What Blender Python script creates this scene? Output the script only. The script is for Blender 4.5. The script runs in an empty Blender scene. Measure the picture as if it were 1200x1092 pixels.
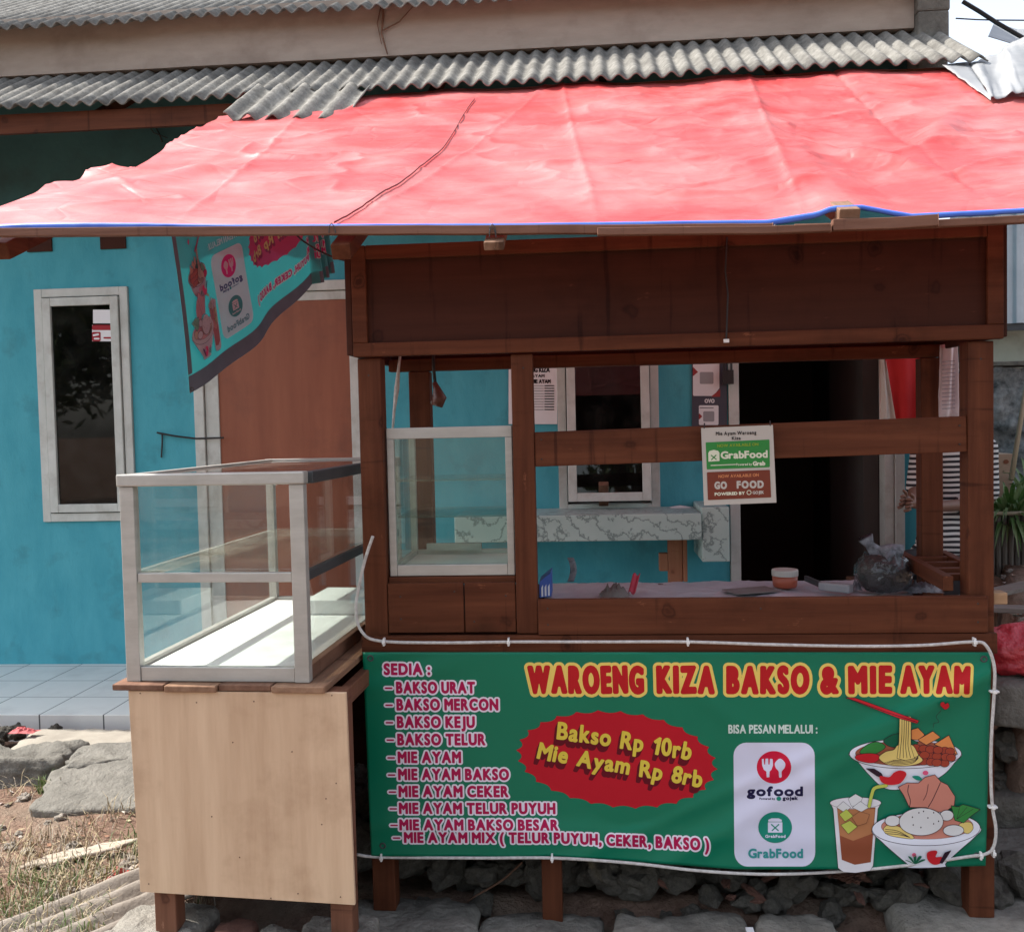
import bpy, bmesh, math, random
import numpy as np
from mathutils import Vector, Matrix, noise, Euler
random.seed(7)
sc = bpy.context.scene
COL = sc.collection
R = math.radians

# ------------------------------------------------------------------ camera
FPX, W0, H0 = 1150.0, 1200.0, 1092.0           # focal length and frame in photo pixels
YAW, PITCH, ROLL = R(4.6), R(-2.45), R(1.3)
CAM = Vector((0, -3.0, 1.5))
FW = Vector((-math.sin(YAW)*math.cos(PITCH), math.cos(YAW)*math.cos(PITCH), math.sin(PITCH)))
_r0 = Vector((math.cos(YAW), math.sin(YAW), 0)); _u0 = _r0.cross(FW)
RT = _r0*math.cos(ROLL) - _u0*math.sin(ROLL); UP = _u0*math.cos(ROLL) + _r0*math.sin(ROLL)
cd = bpy.data.cameras.new('camera'); cam = bpy.data.objects.new('camera', cd); COL.objects.link(cam)
cam.matrix_world = Matrix(((RT.x, UP.x, -FW.x, CAM.x), (RT.y, UP.y, -FW.y, CAM.y), (RT.z, UP.z, -FW.z, CAM.z), (0, 0, 0, 1)))
cd.sensor_fit = 'HORIZONTAL'; cd.sensor_width = 36; cd.lens = FPX/W0*36
cd.clip_start = 0.05; cd.clip_end = 2000
sc.camera = cam

def at(px, py, y=None, x=None, z=None):
    """point of the place seen at a photo pixel, on the plane y=, x= or z="""
    d = FW + RT*((px-W0/2)/FPX) + UP*((H0/2-py)/FPX)
    if y is not None: t = (y-CAM.y)/d.y
    elif x is not None: t = (x-CAM.x)/d.x
    else: t = (z-CAM.z)/d.z
    return CAM + d*t

# ------------------------------------------------------------------ light
SUN = Vector((-0.78, 0.13, 1.0)).normalized()   # towards the sun: high, from the left and a little behind
w = bpy.data.worlds.new('World'); sc.world = w; w.use_nodes = True
nt = w.node_tree; bg = nt.nodes['Background']
sky = nt.nodes.new('ShaderNodeTexSky'); sky.sky_type = 'NISHITA'; sky.sun_disc = False
sky.sun_elevation = math.asin(SUN.z); sky.sun_rotation = math.atan2(SUN.x, SUN.y)
sky.air_density = 1.0; sky.dust_density = 2.5; sky.ozone_density = 1.0
hsv = nt.nodes.new('ShaderNodeHueSaturation'); hsv.inputs['Saturation'].default_value = 0.5   # camera white balance for open shade
nt.links.new(sky.outputs[0], hsv.inputs['Color']); nt.links.new(hsv.outputs[0], bg.inputs[0]); bg.inputs[1].default_value = 0.145
sl = bpy.data.lights.new('sun', 'SUN'); so = bpy.data.objects.new('sun', sl); COL.objects.link(so)
sl.energy = 3.0; sl.angle = R(0.6); sl.color = (1.0, 0.95, 0.87)
so.rotation_euler = SUN.to_track_quat('Z', 'Y').to_euler()
sc.view_settings.view_transform = 'Standard'; sc.view_settings.look = 'None'
sc.view_settings.exposure = 1.35; sc.view_settings.gamma = 1
sc.render.engine = 'CYCLES'
sc.cycles.max_bounces = 10; sc.cycles.transparent_max_bounces = 16

# ------------------------------------------------------------------ materials
def L(r, g, b):
    f = lambda c: c/12.92 if c <= 0.04045 else ((c+0.055)/1.055)**2.4
    return (f(r/255), f(g/255), f(b/255))

def mat(name, c1, c2=None, scale=8, stretch=(1, 1, 1), rough=0.7, bump=0.0, bscale=None, metal=0.0, detail=6,
        stain=None, sscale=1.3, samt=0.5, sedge=(0.5, 0.72), trans=0.0, spec=0.5, rvar=0.0, bstretch=None):
    m = bpy.data.materials.new(name); m.use_nodes = True
    n = m.node_tree; N = n.nodes; K = n.links; p = N['Principled BSDF']
    p.inputs['Roughness'].default_value = rough; p.inputs['Metallic'].default_value = metal
    p.inputs['Specular IOR Level'].default_value = spec
    p.inputs['Base Color'].default_value = (*c1, 1)
    tc = N.new('ShaderNodeTexCoord')
    def ns(sca, st, det=detail):
        mp = N.new('ShaderNodeMapping'); mp.inputs['Scale'].default_value = st; K.new(tc.outputs['Object'], mp.inputs[0])
        t = N.new('ShaderNodeTexNoise'); t.inputs['Scale'].default_value = sca; t.inputs['Detail'].default_value = det
        t.inputs['Roughness'].default_value = 0.62
        K.new(mp.outputs[0], t.inputs[0]); return t
    out = None
    if c2 is not None:
        t = ns(scale, stretch)
        cr = N.new('ShaderNodeValToRGB'); cr.color_ramp.elements[0].position = 0.3; cr.color_ramp.elements[1].position = 0.72
        cr.color_ramp.elements[0].color = (*c1, 1); cr.color_ramp.elements[1].color = (*c2, 1)
        K.new(t.outputs['Fac'], cr.inputs[0]); out = cr.outputs[0]
        if rvar:
            mr = N.new('ShaderNodeMapRange'); mr.inputs[3].default_value = rough-rvar; mr.inputs[4].default_value = rough+rvar
            K.new(t.outputs['Fac'], mr.inputs[0]); K.new(mr.outputs[0], p.inputs['Roughness'])
    if stain is not None:
        t2 = ns(sscale, (1, 1, 1), 8)
        cr = N.new('ShaderNodeValToRGB'); cr.color_ramp.elements[0].position = sedge[0]; cr.color_ramp.elements[1].position = sedge[1]
        cr.color_ramp.elements[0].color = (0, 0, 0, 1); cr.color_ramp.elements[1].color = (samt, samt, samt, 1)
        K.new(t2.outputs['Fac'], cr.inputs[0])
        mx = N.new('ShaderNodeMix'); mx.data_type = 'RGBA'
        K.new(cr.outputs[0], mx.inputs[0])
        if out is None: mx.inputs[6].default_value = (*c1, 1)
        else: K.new(out, mx.inputs[6])
        mx.inputs[7].default_value = (*stain, 1); out = mx.outputs[2]
    if out is not None: K.new(out, p.inputs['Base Color'])
    if bump:
        t3 = ns(bscale or scale*2, bstretch or stretch)
        b = N.new('ShaderNodeBump'); b.inputs['Strength'].default_value = min(1, bump); b.inputs['Distance'].default_value = 0.01 if bump < 0.65 else 0.02
        K.new(t3.outputs['Fac'], b.inputs['Height']); K.new(b.outputs[0], p.inputs['Normal'])
    if trans:
        tr = N.new('ShaderNodeBsdfTranslucent'); ms = N.new('ShaderNodeMixShader'); ms.inputs[0].default_value = trans
        if out is not None: K.new(out, tr.inputs[0])
        else: tr.inputs[0].default_value = (*c1, 1)
        K.new(p.outputs[0], ms.inputs[1]); K.new(tr.outputs[0], ms.inputs[2]); K.new(ms.outputs[0], N['Material Output'].inputs[0])
    return m

def glass(name, tint=(0.86, 0.93, 0.9), refl=0.9, dirt=0.04, dcol=(0.5, 0.5, 0.45)):
    m = bpy.data.materials.new(name); m.use_nodes = True; n = m.node_tree; N = n.nodes; K = n.links
    N.remove(N['Principled BSDF'])
    tr = N.new('ShaderNodeBsdfTransparent'); tr.inputs[0].default_value = (*tint, 1)
    gl = N.new('ShaderNodeBsdfGlossy'); gl.inputs['Roughness'].default_value = 0.02; gl.inputs[0].default_value = (refl, refl, refl, 1)
    lw = N.new('ShaderNodeLayerWeight'); lw.inputs[0].default_value = 0.5
    pw = N.new('ShaderNodeMath'); pw.operation = 'POWER'; pw.inputs[1].default_value = 5; K.new(lw.outputs['Facing'], pw.inputs[0])
    fr = N.new('ShaderNodeMath'); fr.operation = 'MULTIPLY_ADD'; fr.inputs[1].default_value = 0.95; fr.inputs[2].default_value = 0.035; K.new(pw.outputs[0], fr.inputs[0])
    mx = N.new('ShaderNodeMixShader'); K.new(fr.outputs[0], mx.inputs[0]); K.new(tr.outputs[0], mx.inputs[1]); K.new(gl.outputs[0], mx.inputs[2])
    df = N.new('ShaderNodeBsdfDiffuse'); df.inputs[0].default_value = (*dcol, 1)
    t = N.new('ShaderNodeTexNoise'); t.inputs['Scale'].default_value = 9; t.inputs['Detail'].default_value = 9
    tc = N.new('ShaderNodeTexCoord'); K.new(tc.outputs['Object'], t.inputs[0])
    mr = N.new('ShaderNodeMapRange'); mr.inputs[1].default_value = 0.4; mr.inputs[2].default_value = 0.8; mr.inputs[3].default_value = dirt*0.4; mr.inputs[4].default_value = dirt*3
    K.new(t.outputs['Fac'], mr.inputs[0])
    m2 = N.new('ShaderNodeMixShader'); K.new(mr.outputs[0], m2.inputs[0]); K.new(mx.outputs[0], m2.inputs[1]); K.new(df.outputs[0], m2.inputs[2])
    K.new(m2.outputs[0], N['Material Output'].inputs[0])
    return m

# brown painted timber: long grain one way; saw marks across
def wood(name, a, b, axis, rough=0.62, bump=0.25, dark=None):
    st = {'x': (1.2, 22, 22), 'y': (22, 1.2, 22), 'z': (22, 22, 1.2)}[axis]
    sb = {'x': (40, 3, 3), 'y': (3, 40, 3), 'z': (3, 3, 40)}[axis]
    m = mat(name, a, b, scale=1.6, stretch=st, rough=rough, bump=bump, bscale=1.0, bstretch=st, stain=dark or tuple(c*0.45 for c in a), sscale=5, samt=0.55, sedge=(0.52, 0.75), spec=0.15)
    n = m.node_tree; N = n.nodes; K = n.links; p = N['Principled BSDF']
    src = p.inputs['Base Color'].links[0].from_socket
    tc = [x for x in N if x.type == 'TEX_COORD'][0]
    mp = N.new('ShaderNodeMapping'); mp.inputs['Scale'].default_value = sb; K.new(tc.outputs['Object'], mp.inputs[0])
    t = N.new('ShaderNodeTexNoise'); t.inputs['Scale'].default_value = 0.9; t.inputs['Detail'].default_value = 3; K.new(mp.outputs[0], t.inputs[0])
    cr = N.new('ShaderNodeValToRGB'); cr.color_ramp.elements[0].position = 0.62; cr.color_ramp.elements[1].position = 0.72
    cr.color_ramp.elements[0].color = (1, 1, 1, 1); cr.color_ramp.elements[1].color = (0.55, 0.5, 0.5, 1)
    K.new(t.outputs['Fac'], cr.inputs[0])
    mx = N.new('ShaderNodeMix'); mx.data_type = 'RGBA'; mx.blend_type = 'MULTIPLY'; mx.inputs[0].default_value = 1
    K.new(src, mx.inputs[6]); K.new(cr.outputs[0], mx.inputs[7])
    nn = N.new('ShaderNodeTexNoise'); nn.inputs['Scale'].default_value = 14; nn.inputs['Detail'].default_value = 3; K.new(tc.outputs['Object'], nn.inputs[0])
    ad = N.new('ShaderNodeVectorMath'); ad.operation = 'MULTIPLY_ADD'; ad.inputs[1].default_value = (0.05, 0.05, 0.05); K.new(nn.outputs['Color'], ad.inputs[0]); K.new(tc.outputs['Object'], ad.inputs[2])
    vo = N.new('ShaderNodeTexVoronoi'); vo.inputs['Scale'].default_value = 5.5; K.new(ad.outputs[0], vo.inputs['Vector'])
    ck = N.new('ShaderNodeValToRGB'); e = ck.color_ramp.elements; e[0].position = 0.05; e[0].color = (0.35, 0.3, 0.3, 1); e[1].position = 0.19; e[1].color = (1, 1, 1, 1)
    for pos, c in ((0.09, 0.8), (0.12, 0.5), (0.15, 0.95)): q = e.new(pos); q.color = (c, c*0.95, c*0.95, 1)
    K.new(vo.outputs['Distance'], ck.inputs[0])
    m2 = N.new('ShaderNodeMix'); m2.data_type = 'RGBA'; m2.blend_type = 'MULTIPLY'; m2.inputs[0].default_value = 0.9
    K.new(mx.outputs[2], m2.inputs[6]); K.new(ck.outputs[0], m2.inputs[7]); 
    sn = N.new('ShaderNodeTexNoise'); sn.inputs['Scale'].default_value = 26; sn.inputs['Detail'].default_value = 5; sn.inputs['Roughness'].default_value = 0.7
    mq = N.new('ShaderNodeMapping'); mq.inputs['Scale'].default_value = tuple(0.35 if q < 2 else 1 for q in st); K.new(tc.outputs['Object'], mq.inputs[0]); K.new(mq.outputs[0], sn.inputs[0])
    sr = N.new('ShaderNodeValToRGB'); sr.color_ramp.elements[0].position = 0.66; sr.color_ramp.elements[1].position = 0.72; sr.color_ramp.elements[0].color = (0, 0, 0, 1); sr.color_ramp.elements[1].color = (0.5, 0.5, 0.5, 1); K.new(sn.outputs['Fac'], sr.inputs[0])
    m3 = N.new('ShaderNodeMix'); m3.data_type = 'RGBA'; K.new(sr.outputs[0], m3.inputs[0]); K.new(m2.outputs[2], m3.inputs[6]); m3.inputs[7].default_value = (min(0.6, b[0]*2.1), min(0.5, b[1]*2.4), min(0.4, b[2]*2.6), 1)
    K.new(m3.outputs[2], p.inputs['Base Color'])
    return m
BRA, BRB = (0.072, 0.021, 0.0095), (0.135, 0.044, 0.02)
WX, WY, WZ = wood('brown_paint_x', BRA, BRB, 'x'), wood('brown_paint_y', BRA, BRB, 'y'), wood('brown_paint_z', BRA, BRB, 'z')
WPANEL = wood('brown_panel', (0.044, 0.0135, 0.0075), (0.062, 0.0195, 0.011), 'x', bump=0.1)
RAWX, RAWY = wood('raw_wood_x', (0.33, 0.2, 0.11), (0.46, 0.3, 0.18), 'x'), wood('raw_wood_y', (0.33, 0.2, 0.11), (0.46, 0.3, 0.18), 'y')
RAWZ = wood('raw_wood_z', (0.3, 0.13, 0.075), (0.4, 0.19, 0.11), 'z')
OLDX = wood('old_wood', (0.13, 0.065, 0.043), (0.24, 0.135, 0.09), 'y')
PLY = mat('plywood', (0.52, 0.35, 0.225), (0.7, 0.51, 0.345), scale=1.9, stretch=(8, 8, 0.7), rough=0.8, bump=0.1, stain=(0.34, 0.2, 0.12), sscale=4, samt=0.5, sedge=(0.52, 0.72), spec=0.2)
ALU = mat('aluminium', (0.40, 0.395, 0.365), (0.52, 0.515, 0.48), scale=5, stretch=(1, 1, 6), rough=0.42, metal=0.35, stain=(0.3, 0.28, 0.25), sscale=9, samt=0.35)
ALUW = mat('pale_window_frame', (0.46, 0.49, 0.45), (0.6, 0.62, 0.58), scale=6, stretch=(2, 2, 1), rough=0.5, stain=(0.25, 0.22, 0.18), sscale=7, samt=0.5)
DARKMETAL = mat('dark_metal', (0.05, 0.055, 0.06), (0.08, 0.085, 0.09), scale=6, rough=0.5, metal=0.3)
GLASS = glass('clear_glass', (0.975, 0.99, 0.983), dirt=0.008); GLASSG = glass('greenish_shelf_glass', (0.92, 0.965, 0.945), dirt=0.05, dcol=(0.55, 0.5, 0.4))
GLASSD = glass('dusty_glass', (0.86, 0.96, 0.92), dirt=0.012)
GLASSW = glass('window_glass', (0.25, 0.27, 0.26), 0.9, 0.01)
MELA = mat('white_melamine', (0.74, 0.74, 0.72), (0.8, 0.8, 0.78), scale=7, rough=0.4, stain=(0.45, 0.42, 0.38), sscale=6, samt=0.3)
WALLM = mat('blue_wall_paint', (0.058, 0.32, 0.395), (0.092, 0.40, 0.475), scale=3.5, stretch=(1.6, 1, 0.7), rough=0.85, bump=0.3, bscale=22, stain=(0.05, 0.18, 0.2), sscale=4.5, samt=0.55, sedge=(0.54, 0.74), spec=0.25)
ASB = mat('asbestos_cement', (0.14, 0.134, 0.12), (0.29, 0.28, 0.255), scale=26, rough=0.95, bump=0.5, bscale=90, stain=(0.10, 0.095, 0.085), sscale=7, samt=0.8, sedge=(0.45, 0.7), spec=0.2)
FASC = mat('weathered_render', (0.33, 0.27, 0.22), (0.42, 0.35, 0.29), scale=3, stretch=(1, 1, 4), rough=0.9, bump=0.15, bscale=25, stain=(0.2, 0.15, 0.12), sscale=3, samt=0.6)
CONC = mat('old_concrete', (0.14, 0.132, 0.115), (0.25, 0.238, 0.21), scale=9, rough=0.95, bump=0.7, bscale=45, stain=(0.07, 0.066, 0.058), sscale=4, samt=0.7, spec=0.2)
PALEROCK = mat('pale_pebble', (0.22, 0.19, 0.16), (0.38, 0.34, 0.29), scale=11, rough=0.95, bump=0.6, bscale=40)
CONCF = mat('weathered_slab', (0.17, 0.157, 0.135), (0.33, 0.31, 0.27), scale=14, rough=0.95, bump=0.9, bscale=35, stain=(0.10, 0.092, 0.08), sscale=5, samt=0.7, spec=0.2)
ROCK = mat('rubble_stone', (0.08, 0.072, 0.06), (0.18, 0.165, 0.14), scale=11, rough=0.95, bump=0.8, bscale=40, stain=(0.08, 0.075, 0.07), sscale=5, samt=0.7, spec=0.2)
SOIL = mat('soil', (0.13, 0.078, 0.057), (0.30, 0.2, 0.15), scale=16, rough=1, bump=1.0, bscale=60, stain=(0.26, 0.215, 0.165), sscale=2.2, samt=0.8, spec=0.1)
BRICK = mat('broken_brick', (0.13, 0.055, 0.04), (0.22, 0.11, 0.08), scale=15, rough=0.95, bump=0.6, bscale=50)
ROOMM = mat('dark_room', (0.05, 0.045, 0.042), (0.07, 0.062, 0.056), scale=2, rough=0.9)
DOORB = mat('brown_door_board', (0.23, 0.068, 0.032), (0.3, 0.098, 0.048), scale=2, stretch=(5, 5, 0.6), rough=0.6, bump=0.06, stain=(0.12, 0.04, 0.025), sscale=3, samt=0.5)
BLACK = mat('black_rubber', (0.012, 0.012, 0.013), (0.02, 0.02, 0.021), scale=20, rough=0.5)
WHITEP = mat('white_paper', (0.74, 0.74, 0.75), (0.8, 0.8, 0.81), scale=6, rough=0.8)
GALV = mat('galvanised_sheet', (0.24, 0.25, 0.255), (0.33, 0.335, 0.34), scale=5, rough=0.5, metal=0.2, stain=(0.4, 0.39, 0.37), sscale=6, samt=0.5)
ROPE = mat('white_rope', (0.45, 0.42, 0.4), (0.7, 0.68, 0.66), scale=60, rough=0.9, bump=0.5, bscale=150)
CLIP = mat('white_cable_tie', (0.75, 0.74, 0.72), (0.82, 0.81, 0.8), scale=10, rough=0.45)

# ------------------------------------------------------------------ mesh building
WL = {}
def props(o, label=None, cat=None, group=None, kind=None):
    if label: o['label'] = label
    if cat: o['category'] = cat
    if group: o['group'] = group
    if kind: o['kind'] = kind
    return o
def thing(name, label, cat, loc, group=None):
    o = bpy.data.objects.new(name, None); COL.objects.link(o); o.location = loc; o.empty_display_size = 0.1
    WL[o.name] = Vector(loc); return props(o, label, cat, group)

class MB:
    def __init__(s): s.v = []; s.f = []; s.m = []
    def add(s, vs, fs, m=0):
        b = len(s.v); s.v += [tuple(p) for p in vs]
        for f in fs: s.f.append(tuple(i+b for i in f)); s.m.append(m)
        return s
    def box(s, x0, x1, y0, y1, z0, z1, m=0):
        v = [(x0, y0, z0), (x1, y0, z0), (x1, y1, z0), (x0, y1, z0), (x0, y0, z1), (x1, y0, z1), (x1, y1, z1), (x0, y1, z1)]
        return s.add(v, [(0, 3, 2, 1), (4, 5, 6, 7), (0, 1, 5, 4), (1, 2, 6, 5), (2, 3, 7, 6), (3, 0, 4, 7)], m)
    def bar(s, p, q, w, h, up=(0, 0, 1), m=0):
        p, q = Vector(p), Vector(q); d = (q-p).normalized(); u = Vector(up)
        a = d.cross(u).normalized()*w/2; b = a.cross(d).normalized()*h/2
        v = [p-a-b, p+a-b, p+a+b, p-a+b, q-a-b, q+a-b, q+a+b, q-a+b]
        return s.add(v, [(0, 1, 2, 3), (7, 6, 5, 4), (0, 4, 5, 1), (1, 5, 6, 2), (2, 6, 7, 3), (3, 7, 4, 0)], m)
    def tube(s, pts, r, n=8, m=0, cap=True):
        pts = [Vector(p) for p in pts]; rs = r if isinstance(r, (list, tuple)) else [r]*len(pts)
        t0 = (pts[1]-pts[0]).normalized(); a = t0.orthogonal().normalized(); vs = []
        for i, p in enumerate(pts):
            t = (pts[min(i+1, len(pts)-1)]-pts[max(i-1, 0)]).normalized()
            a = (a-t*a.dot(t)).normalized(); b = t.cross(a)
            for k in range(n):
                an = 2*math.pi*k/n; vs.append(p+(a*math.cos(an)+b*math.sin(an))*rs[i])
        fs = []
        for i in range(len(pts)-1):
            for k in range(n):
                k2 = (k+1) % n; fs.append((i*n+k, i*n+k2, (i+1)*n+k2, (i+1)*n+k))
        if cap: fs += [tuple(range(n-1, -1, -1)), tuple((len(pts)-1)*n+k for k in range(n))]
        return s.add(vs, fs, m)
    def lathe(s, c, prof, n=24, m=0):
        c = Vector(c); vs = []
        for r, z in prof:
            for k in range(n): vs.append((c.x+r*math.cos(2*math.pi*k/n), c.y+r*math.sin(2*math.pi*k/n), c.z+z))
        fs = [(i*n+k, i*n+(k+1) % n, (i+1)*n+(k+1) % n, (i+1)*n+k) for i in range(len(prof)-1) for k in range(n)]
        fs += [tuple(range(n-1, -1, -1)), tuple((len(prof)-1)*n+k for k in range(n))]
        return s.add(vs, fs, m)
    def grid(s, fn, nu, nv, m=0):
        vs = [fn(i/nu, j/nv) for j in range(nv+1) for i in range(nu+1)]
        fs = [(j*(nu+1)+i, j*(nu+1)+i+1, (j+1)*(nu+1)+i+1, (j+1)*(nu+1)+i) for j in range(nv) for i in range(nu)]
        return s.add(vs, fs, m)
    def build(s, name, mats, parent=None, loc=None, bevel=0.0, smooth=False, thick=0.0, seg=2):
        if not isinstance(mats, (list, tuple)): mats = [mats]
        base = WL[parent.name] if parent else Vector(loc if loc is not None else (0, 0, 0))
        me = bpy.data.meshes.new(name); v = np.array(s.v, float)-np.array(base)
        me.from_pydata(v.tolist(), [], s.f); 
        for x in mats: me.materials.append(x)
        if len(mats) > 1: me.polygons.foreach_set('material_index', s.m)
        if smooth: me.polygons.foreach_set('use_smooth', [True]*len(s.f))
        me.update()
        o = bpy.data.objects.new(name, me); COL.objects.link(o)
        if parent: o.parent = parent
        else: o.location = base
        WL[o.name] = base
        if thick:
            md = o.modifiers.new('thick', 'SOLIDIFY'); md.thickness = thick; md.offset = 0
        if bevel:
            md = o.modifiers.new('bevel', 'BEVEL'); md.width = bevel; md.segments = seg; md.limit_method = 'ANGLE'; md.angle_limit = R(40)
        return o
def nz(x, y, z=0.0, o=4): return noise.fractal(Vector((x, y, z)), 1.0, 2.0, o)
def lerp(a, b, t): return a+(b-a)*t
def interp(x, xs, ys): return float(np.interp(x, xs, ys))
def struct(o, kind='structure'): o['kind'] = kind; return o

# ------------------------------------------------------------------ flat artwork (lettering and pictures on signs)
_gl = {}
def glyph(ch):
    if ch == '1' and ch not in _gl:
        q = np.array([(0.0, 0.50), (0.2, 0.68), (0.27, 0.68), (0.27, 0.0), (0.17, 0.0), (0.17, 0.55), (0.06, 0.46)]); _gl[ch] = np.hstack([q, np.roll(q, -1, 0)])
    if ch not in _gl:
        c = bpy.data.curves.new('glyph', 'FONT'); c.body = ch; c.size = 1; c.resolution_u = 5
        o = bpy.data.objects.new('glyph', c); me = bpy.data.meshes.new_from_object(o)
        cnt = {}
        for p in me.polygons:
            for e in p.edge_keys: cnt[e] = cnt.get(e, 0)+1
        vs = [(v.co.x, v.co.y) for v in me.vertices]
        E = np.array([vs[a]+vs[b] for (a, b), n in cnt.items() if n == 1]).reshape(-1, 4)
        bpy.data.objects.remove(o); bpy.data.curves.remove(c); bpy.data.meshes.remove(me)
        _gl[ch] = E
    return _gl[ch]
CAPH = None
def text(s, x0, x1, base, h, rot=0.0, gap=0.11, jit=0.0, space=0.3):
    """lettering between x0 and x1 on the baseline, capital height h; canvas y runs downwards. -> list of edge arrays"""
    global CAPH
    if CAPH is None: E = glyph('H'); CAPH = E[:, [1, 3]].max()
    k = h/CAPH; cur = 0; items = []
    for ch in s:
        if ch == ' ': cur += space; continue
        E = glyph(ch).copy(); lo, hi = E[:, [0, 2]].min(), E[:, [0, 2]].max()
        if hi-lo < 0.02: hi = lo+0.02
        E[:, [0, 2]] += cur-lo; items.append(E); cur += hi-lo+gap
    cur -= gap; sx = (x1-x0)/cur; out = []
    rng = random.Random(len(s))
    for E in items:
        P = E.copy(); P[:, [0, 2]] *= sx; P[:, [1, 3]] *= -k
        if jit:
            cx, cy = P[:, [0, 2]].mean(), P[:, [1, 3]].mean(); a = rng.uniform(-jit, jit); dy = rng.uniform(-jit, jit)*h*0.4
            for i in (0, 2):
                X, Y = P[:, i]-cx, P[:, i+1]-cy
                P[:, i], P[:, i+1] = cx+X*math.cos(a)-Y*math.sin(a), cy+dy+X*math.sin(a)+Y*math.cos(a)
        ca, sa = math.cos(rot), math.sin(rot)
        for i in (0, 2):
            X, Y = P[:, i].copy(), P[:, i+1].copy()
            P[:, i], P[:, i+1] = x0+X*ca-Y*sa, base+X*sa+Y*ca
        out.append(P)
    return out
def poly(pts):
    p = np.array(pts, float); return [np.hstack([p, np.roll(p, -1, 0)])]
def ell(cx, cy, rx, ry=None, n=40, rot=0, a0=0, a1=360):
    ry = rx if ry is None else ry; a = np.radians(np.linspace(a0, a1, n, endpoint=(a1-a0) % 360 != 0)); X, Y = rx*np.cos(a), ry*np.sin(a); c, s = math.cos(rot), math.sin(rot)
    return [(cx+x*c-y*s, cy+x*s+y*c) for x, y in zip(X, Y)]
def rrect(x0, y0, x1, y1, r):
    o = []
    for cx, cy, a in ((x1-r, y0+r, -90), (x1-r, y1-r, 0), (x0+r, y1-r, 90), (x0+r, y0+r, 180)):
        o += [(cx+r*math.cos(R(a+t)), cy+r*math.sin(R(a+t))) for t in range(0, 91, 15)]
    return o
def line(pts): p = np.array(pts, float); return [np.hstack([p[:-1], p[1:]])]
def curve(pts, n=8):
    """smooth open curve through points"""
    p = [np.array(q, float) for q in pts]; p = [2*p[0]-p[1]]+p+[2*p[-1]-p[-2]]; o = []
    for i in range(1, len(p)-2):
        for t in np.linspace(0, 1, n, endpoint=False):
            o.append(tuple(0.5*(2*p[i]+(p[i+1]-p[i-1])*t+(2*p[i-1]-5*p[i]+4*p[i+1]-p[i+2])*t*t+(3*p[i]-p[i-1]-3*p[i+1]+p[i+2])*t**3)))
    return o+[tuple(p[-2])]
def closed(pts, n=6):
    q = list(pts); c = curve([q[-1]]+q+[q[0], q[1]], n); return c[n:-n-1] if len(c) > 2*n+2 else q

class Art:
    """a stack of flat coloured shapes; mapped on to a surface by fn(u, v, h)"""
    def __init__(s, fn, step=0.0002, h0=0.0007): s.fn = fn; s.step = step; s.h = h0; s.mb = MB(); s.mats = []
    def put(s, edges, m, r=0.0, cell=0.7, stroke=False, up=True, clip=None):
        pad = max(r, 0)+cell*2
        al = np.vstack(edges); x0, x1 = al[:, [0, 2]].min()-pad, al[:, [0, 2]].max()+pad; y0, y1 = al[:, [1, 3]].min()-pad, al[:, [1, 3]].max()+pad
        if clip: x0 = max(x0, clip)
        if x1-x0 < cell*3: return s
        xs = np.arange(x0, x1+cell, cell); ys = np.arange(y0, y1+cell, cell)
        F = np.full((len(ys), len(xs)), 1e3)
        for E in edges:
            i0 = max(0, int((E[:, [0, 2]].min()-pad-x0)/cell)); i1 = int((E[:, [0, 2]].max()+pad-x0)/cell)+2
            j0 = max(0, int((E[:, [1, 3]].min()-pad-y0)/cell)); j1 = int((E[:, [1, 3]].max()+pad-y0)/cell)+2
            X, Y = np.meshgrid(xs[i0:i1], ys[j0:j1])
            if X.size == 0: continue
            D = np.full(X.shape, 1e9); ins = np.zeros(X.shape, bool)
            for ax, ay, bx, by in E:
                dx, dy = bx-ax, by-ay; ll = dx*dx+dy*dy
                t = np.clip(((X-ax)*dx+(Y-ay)*dy)/(ll if ll > 1e-12 else 1), 0, 1)
                D = np.minimum(D, (X-ax-t*dx)**2+(Y-ay-t*dy)**2)
                if not stroke and ay != by:
                    c = ((ay > Y) != (by > Y)) & (X < (bx-ax)*(Y-ay)/(by-ay)+ax); ins ^= c
            D = np.sqrt(D); D = np.where(ins, -D, D)
            F[j0:j1, i0:i1] = np.minimum(F[j0:j1, i0:i1], D)
        F -= r; F[np.abs(F) < 1e-6] = 1e-6
        if m not in s.mats: s.mats.append(m)
        mi = s.mats.index(m); I = F < 0
        full = I[:-1, :-1] & I[1:, :-1] & I[:-1, 1:] & I[1:, 1:]; anyc = I[:-1, :-1] | I[1:, :-1] | I[:-1, 1:] | I[1:, 1:]
        fn, h = s.fn, s.h; V, Fc = [], []; idx = {}
        def node(i, j):
            k = (i, j)
            if k not in idx: idx[k] = len(V); V.append(fn(xs[i], ys[j], h))
            return idx[k]
        for j, i in np.argwhere(anyc):
            if full[j, i]: Fc.append((node(i, j+1), node(i+1, j+1), node(i+1, j), node(i, j))); continue
            cs = [(i, j+1), (i+1, j+1), (i+1, j), (i, j)]; pl = []
            for q in range(4):
                a, b = cs[q], cs[(q+1) % 4]; fa, fb = F[a[1], a[0]], F[b[1], b[0]]
                if fa < 0: pl.append(node(*a))
                if (fa < 0) != (fb < 0):
                    k = (min(a, b), max(a, b))
                    if k not in idx:
                        t = fa/(fa-fb); idx[k] = len(V)
                        V.append(fn(lerp(xs[a[0]], xs[b[0]], t), lerp(ys[a[1]], ys[b[1]], t), h))
                    pl.append(idx[k])
            if len(pl) > 2: Fc.append(tuple(pl))
        s.mb.add(V, Fc, mi)
        if up: s.h += s.step
        return s
    def build(s, name, parent): return s.mb.build(name, s.mats, parent, smooth=True)
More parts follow.
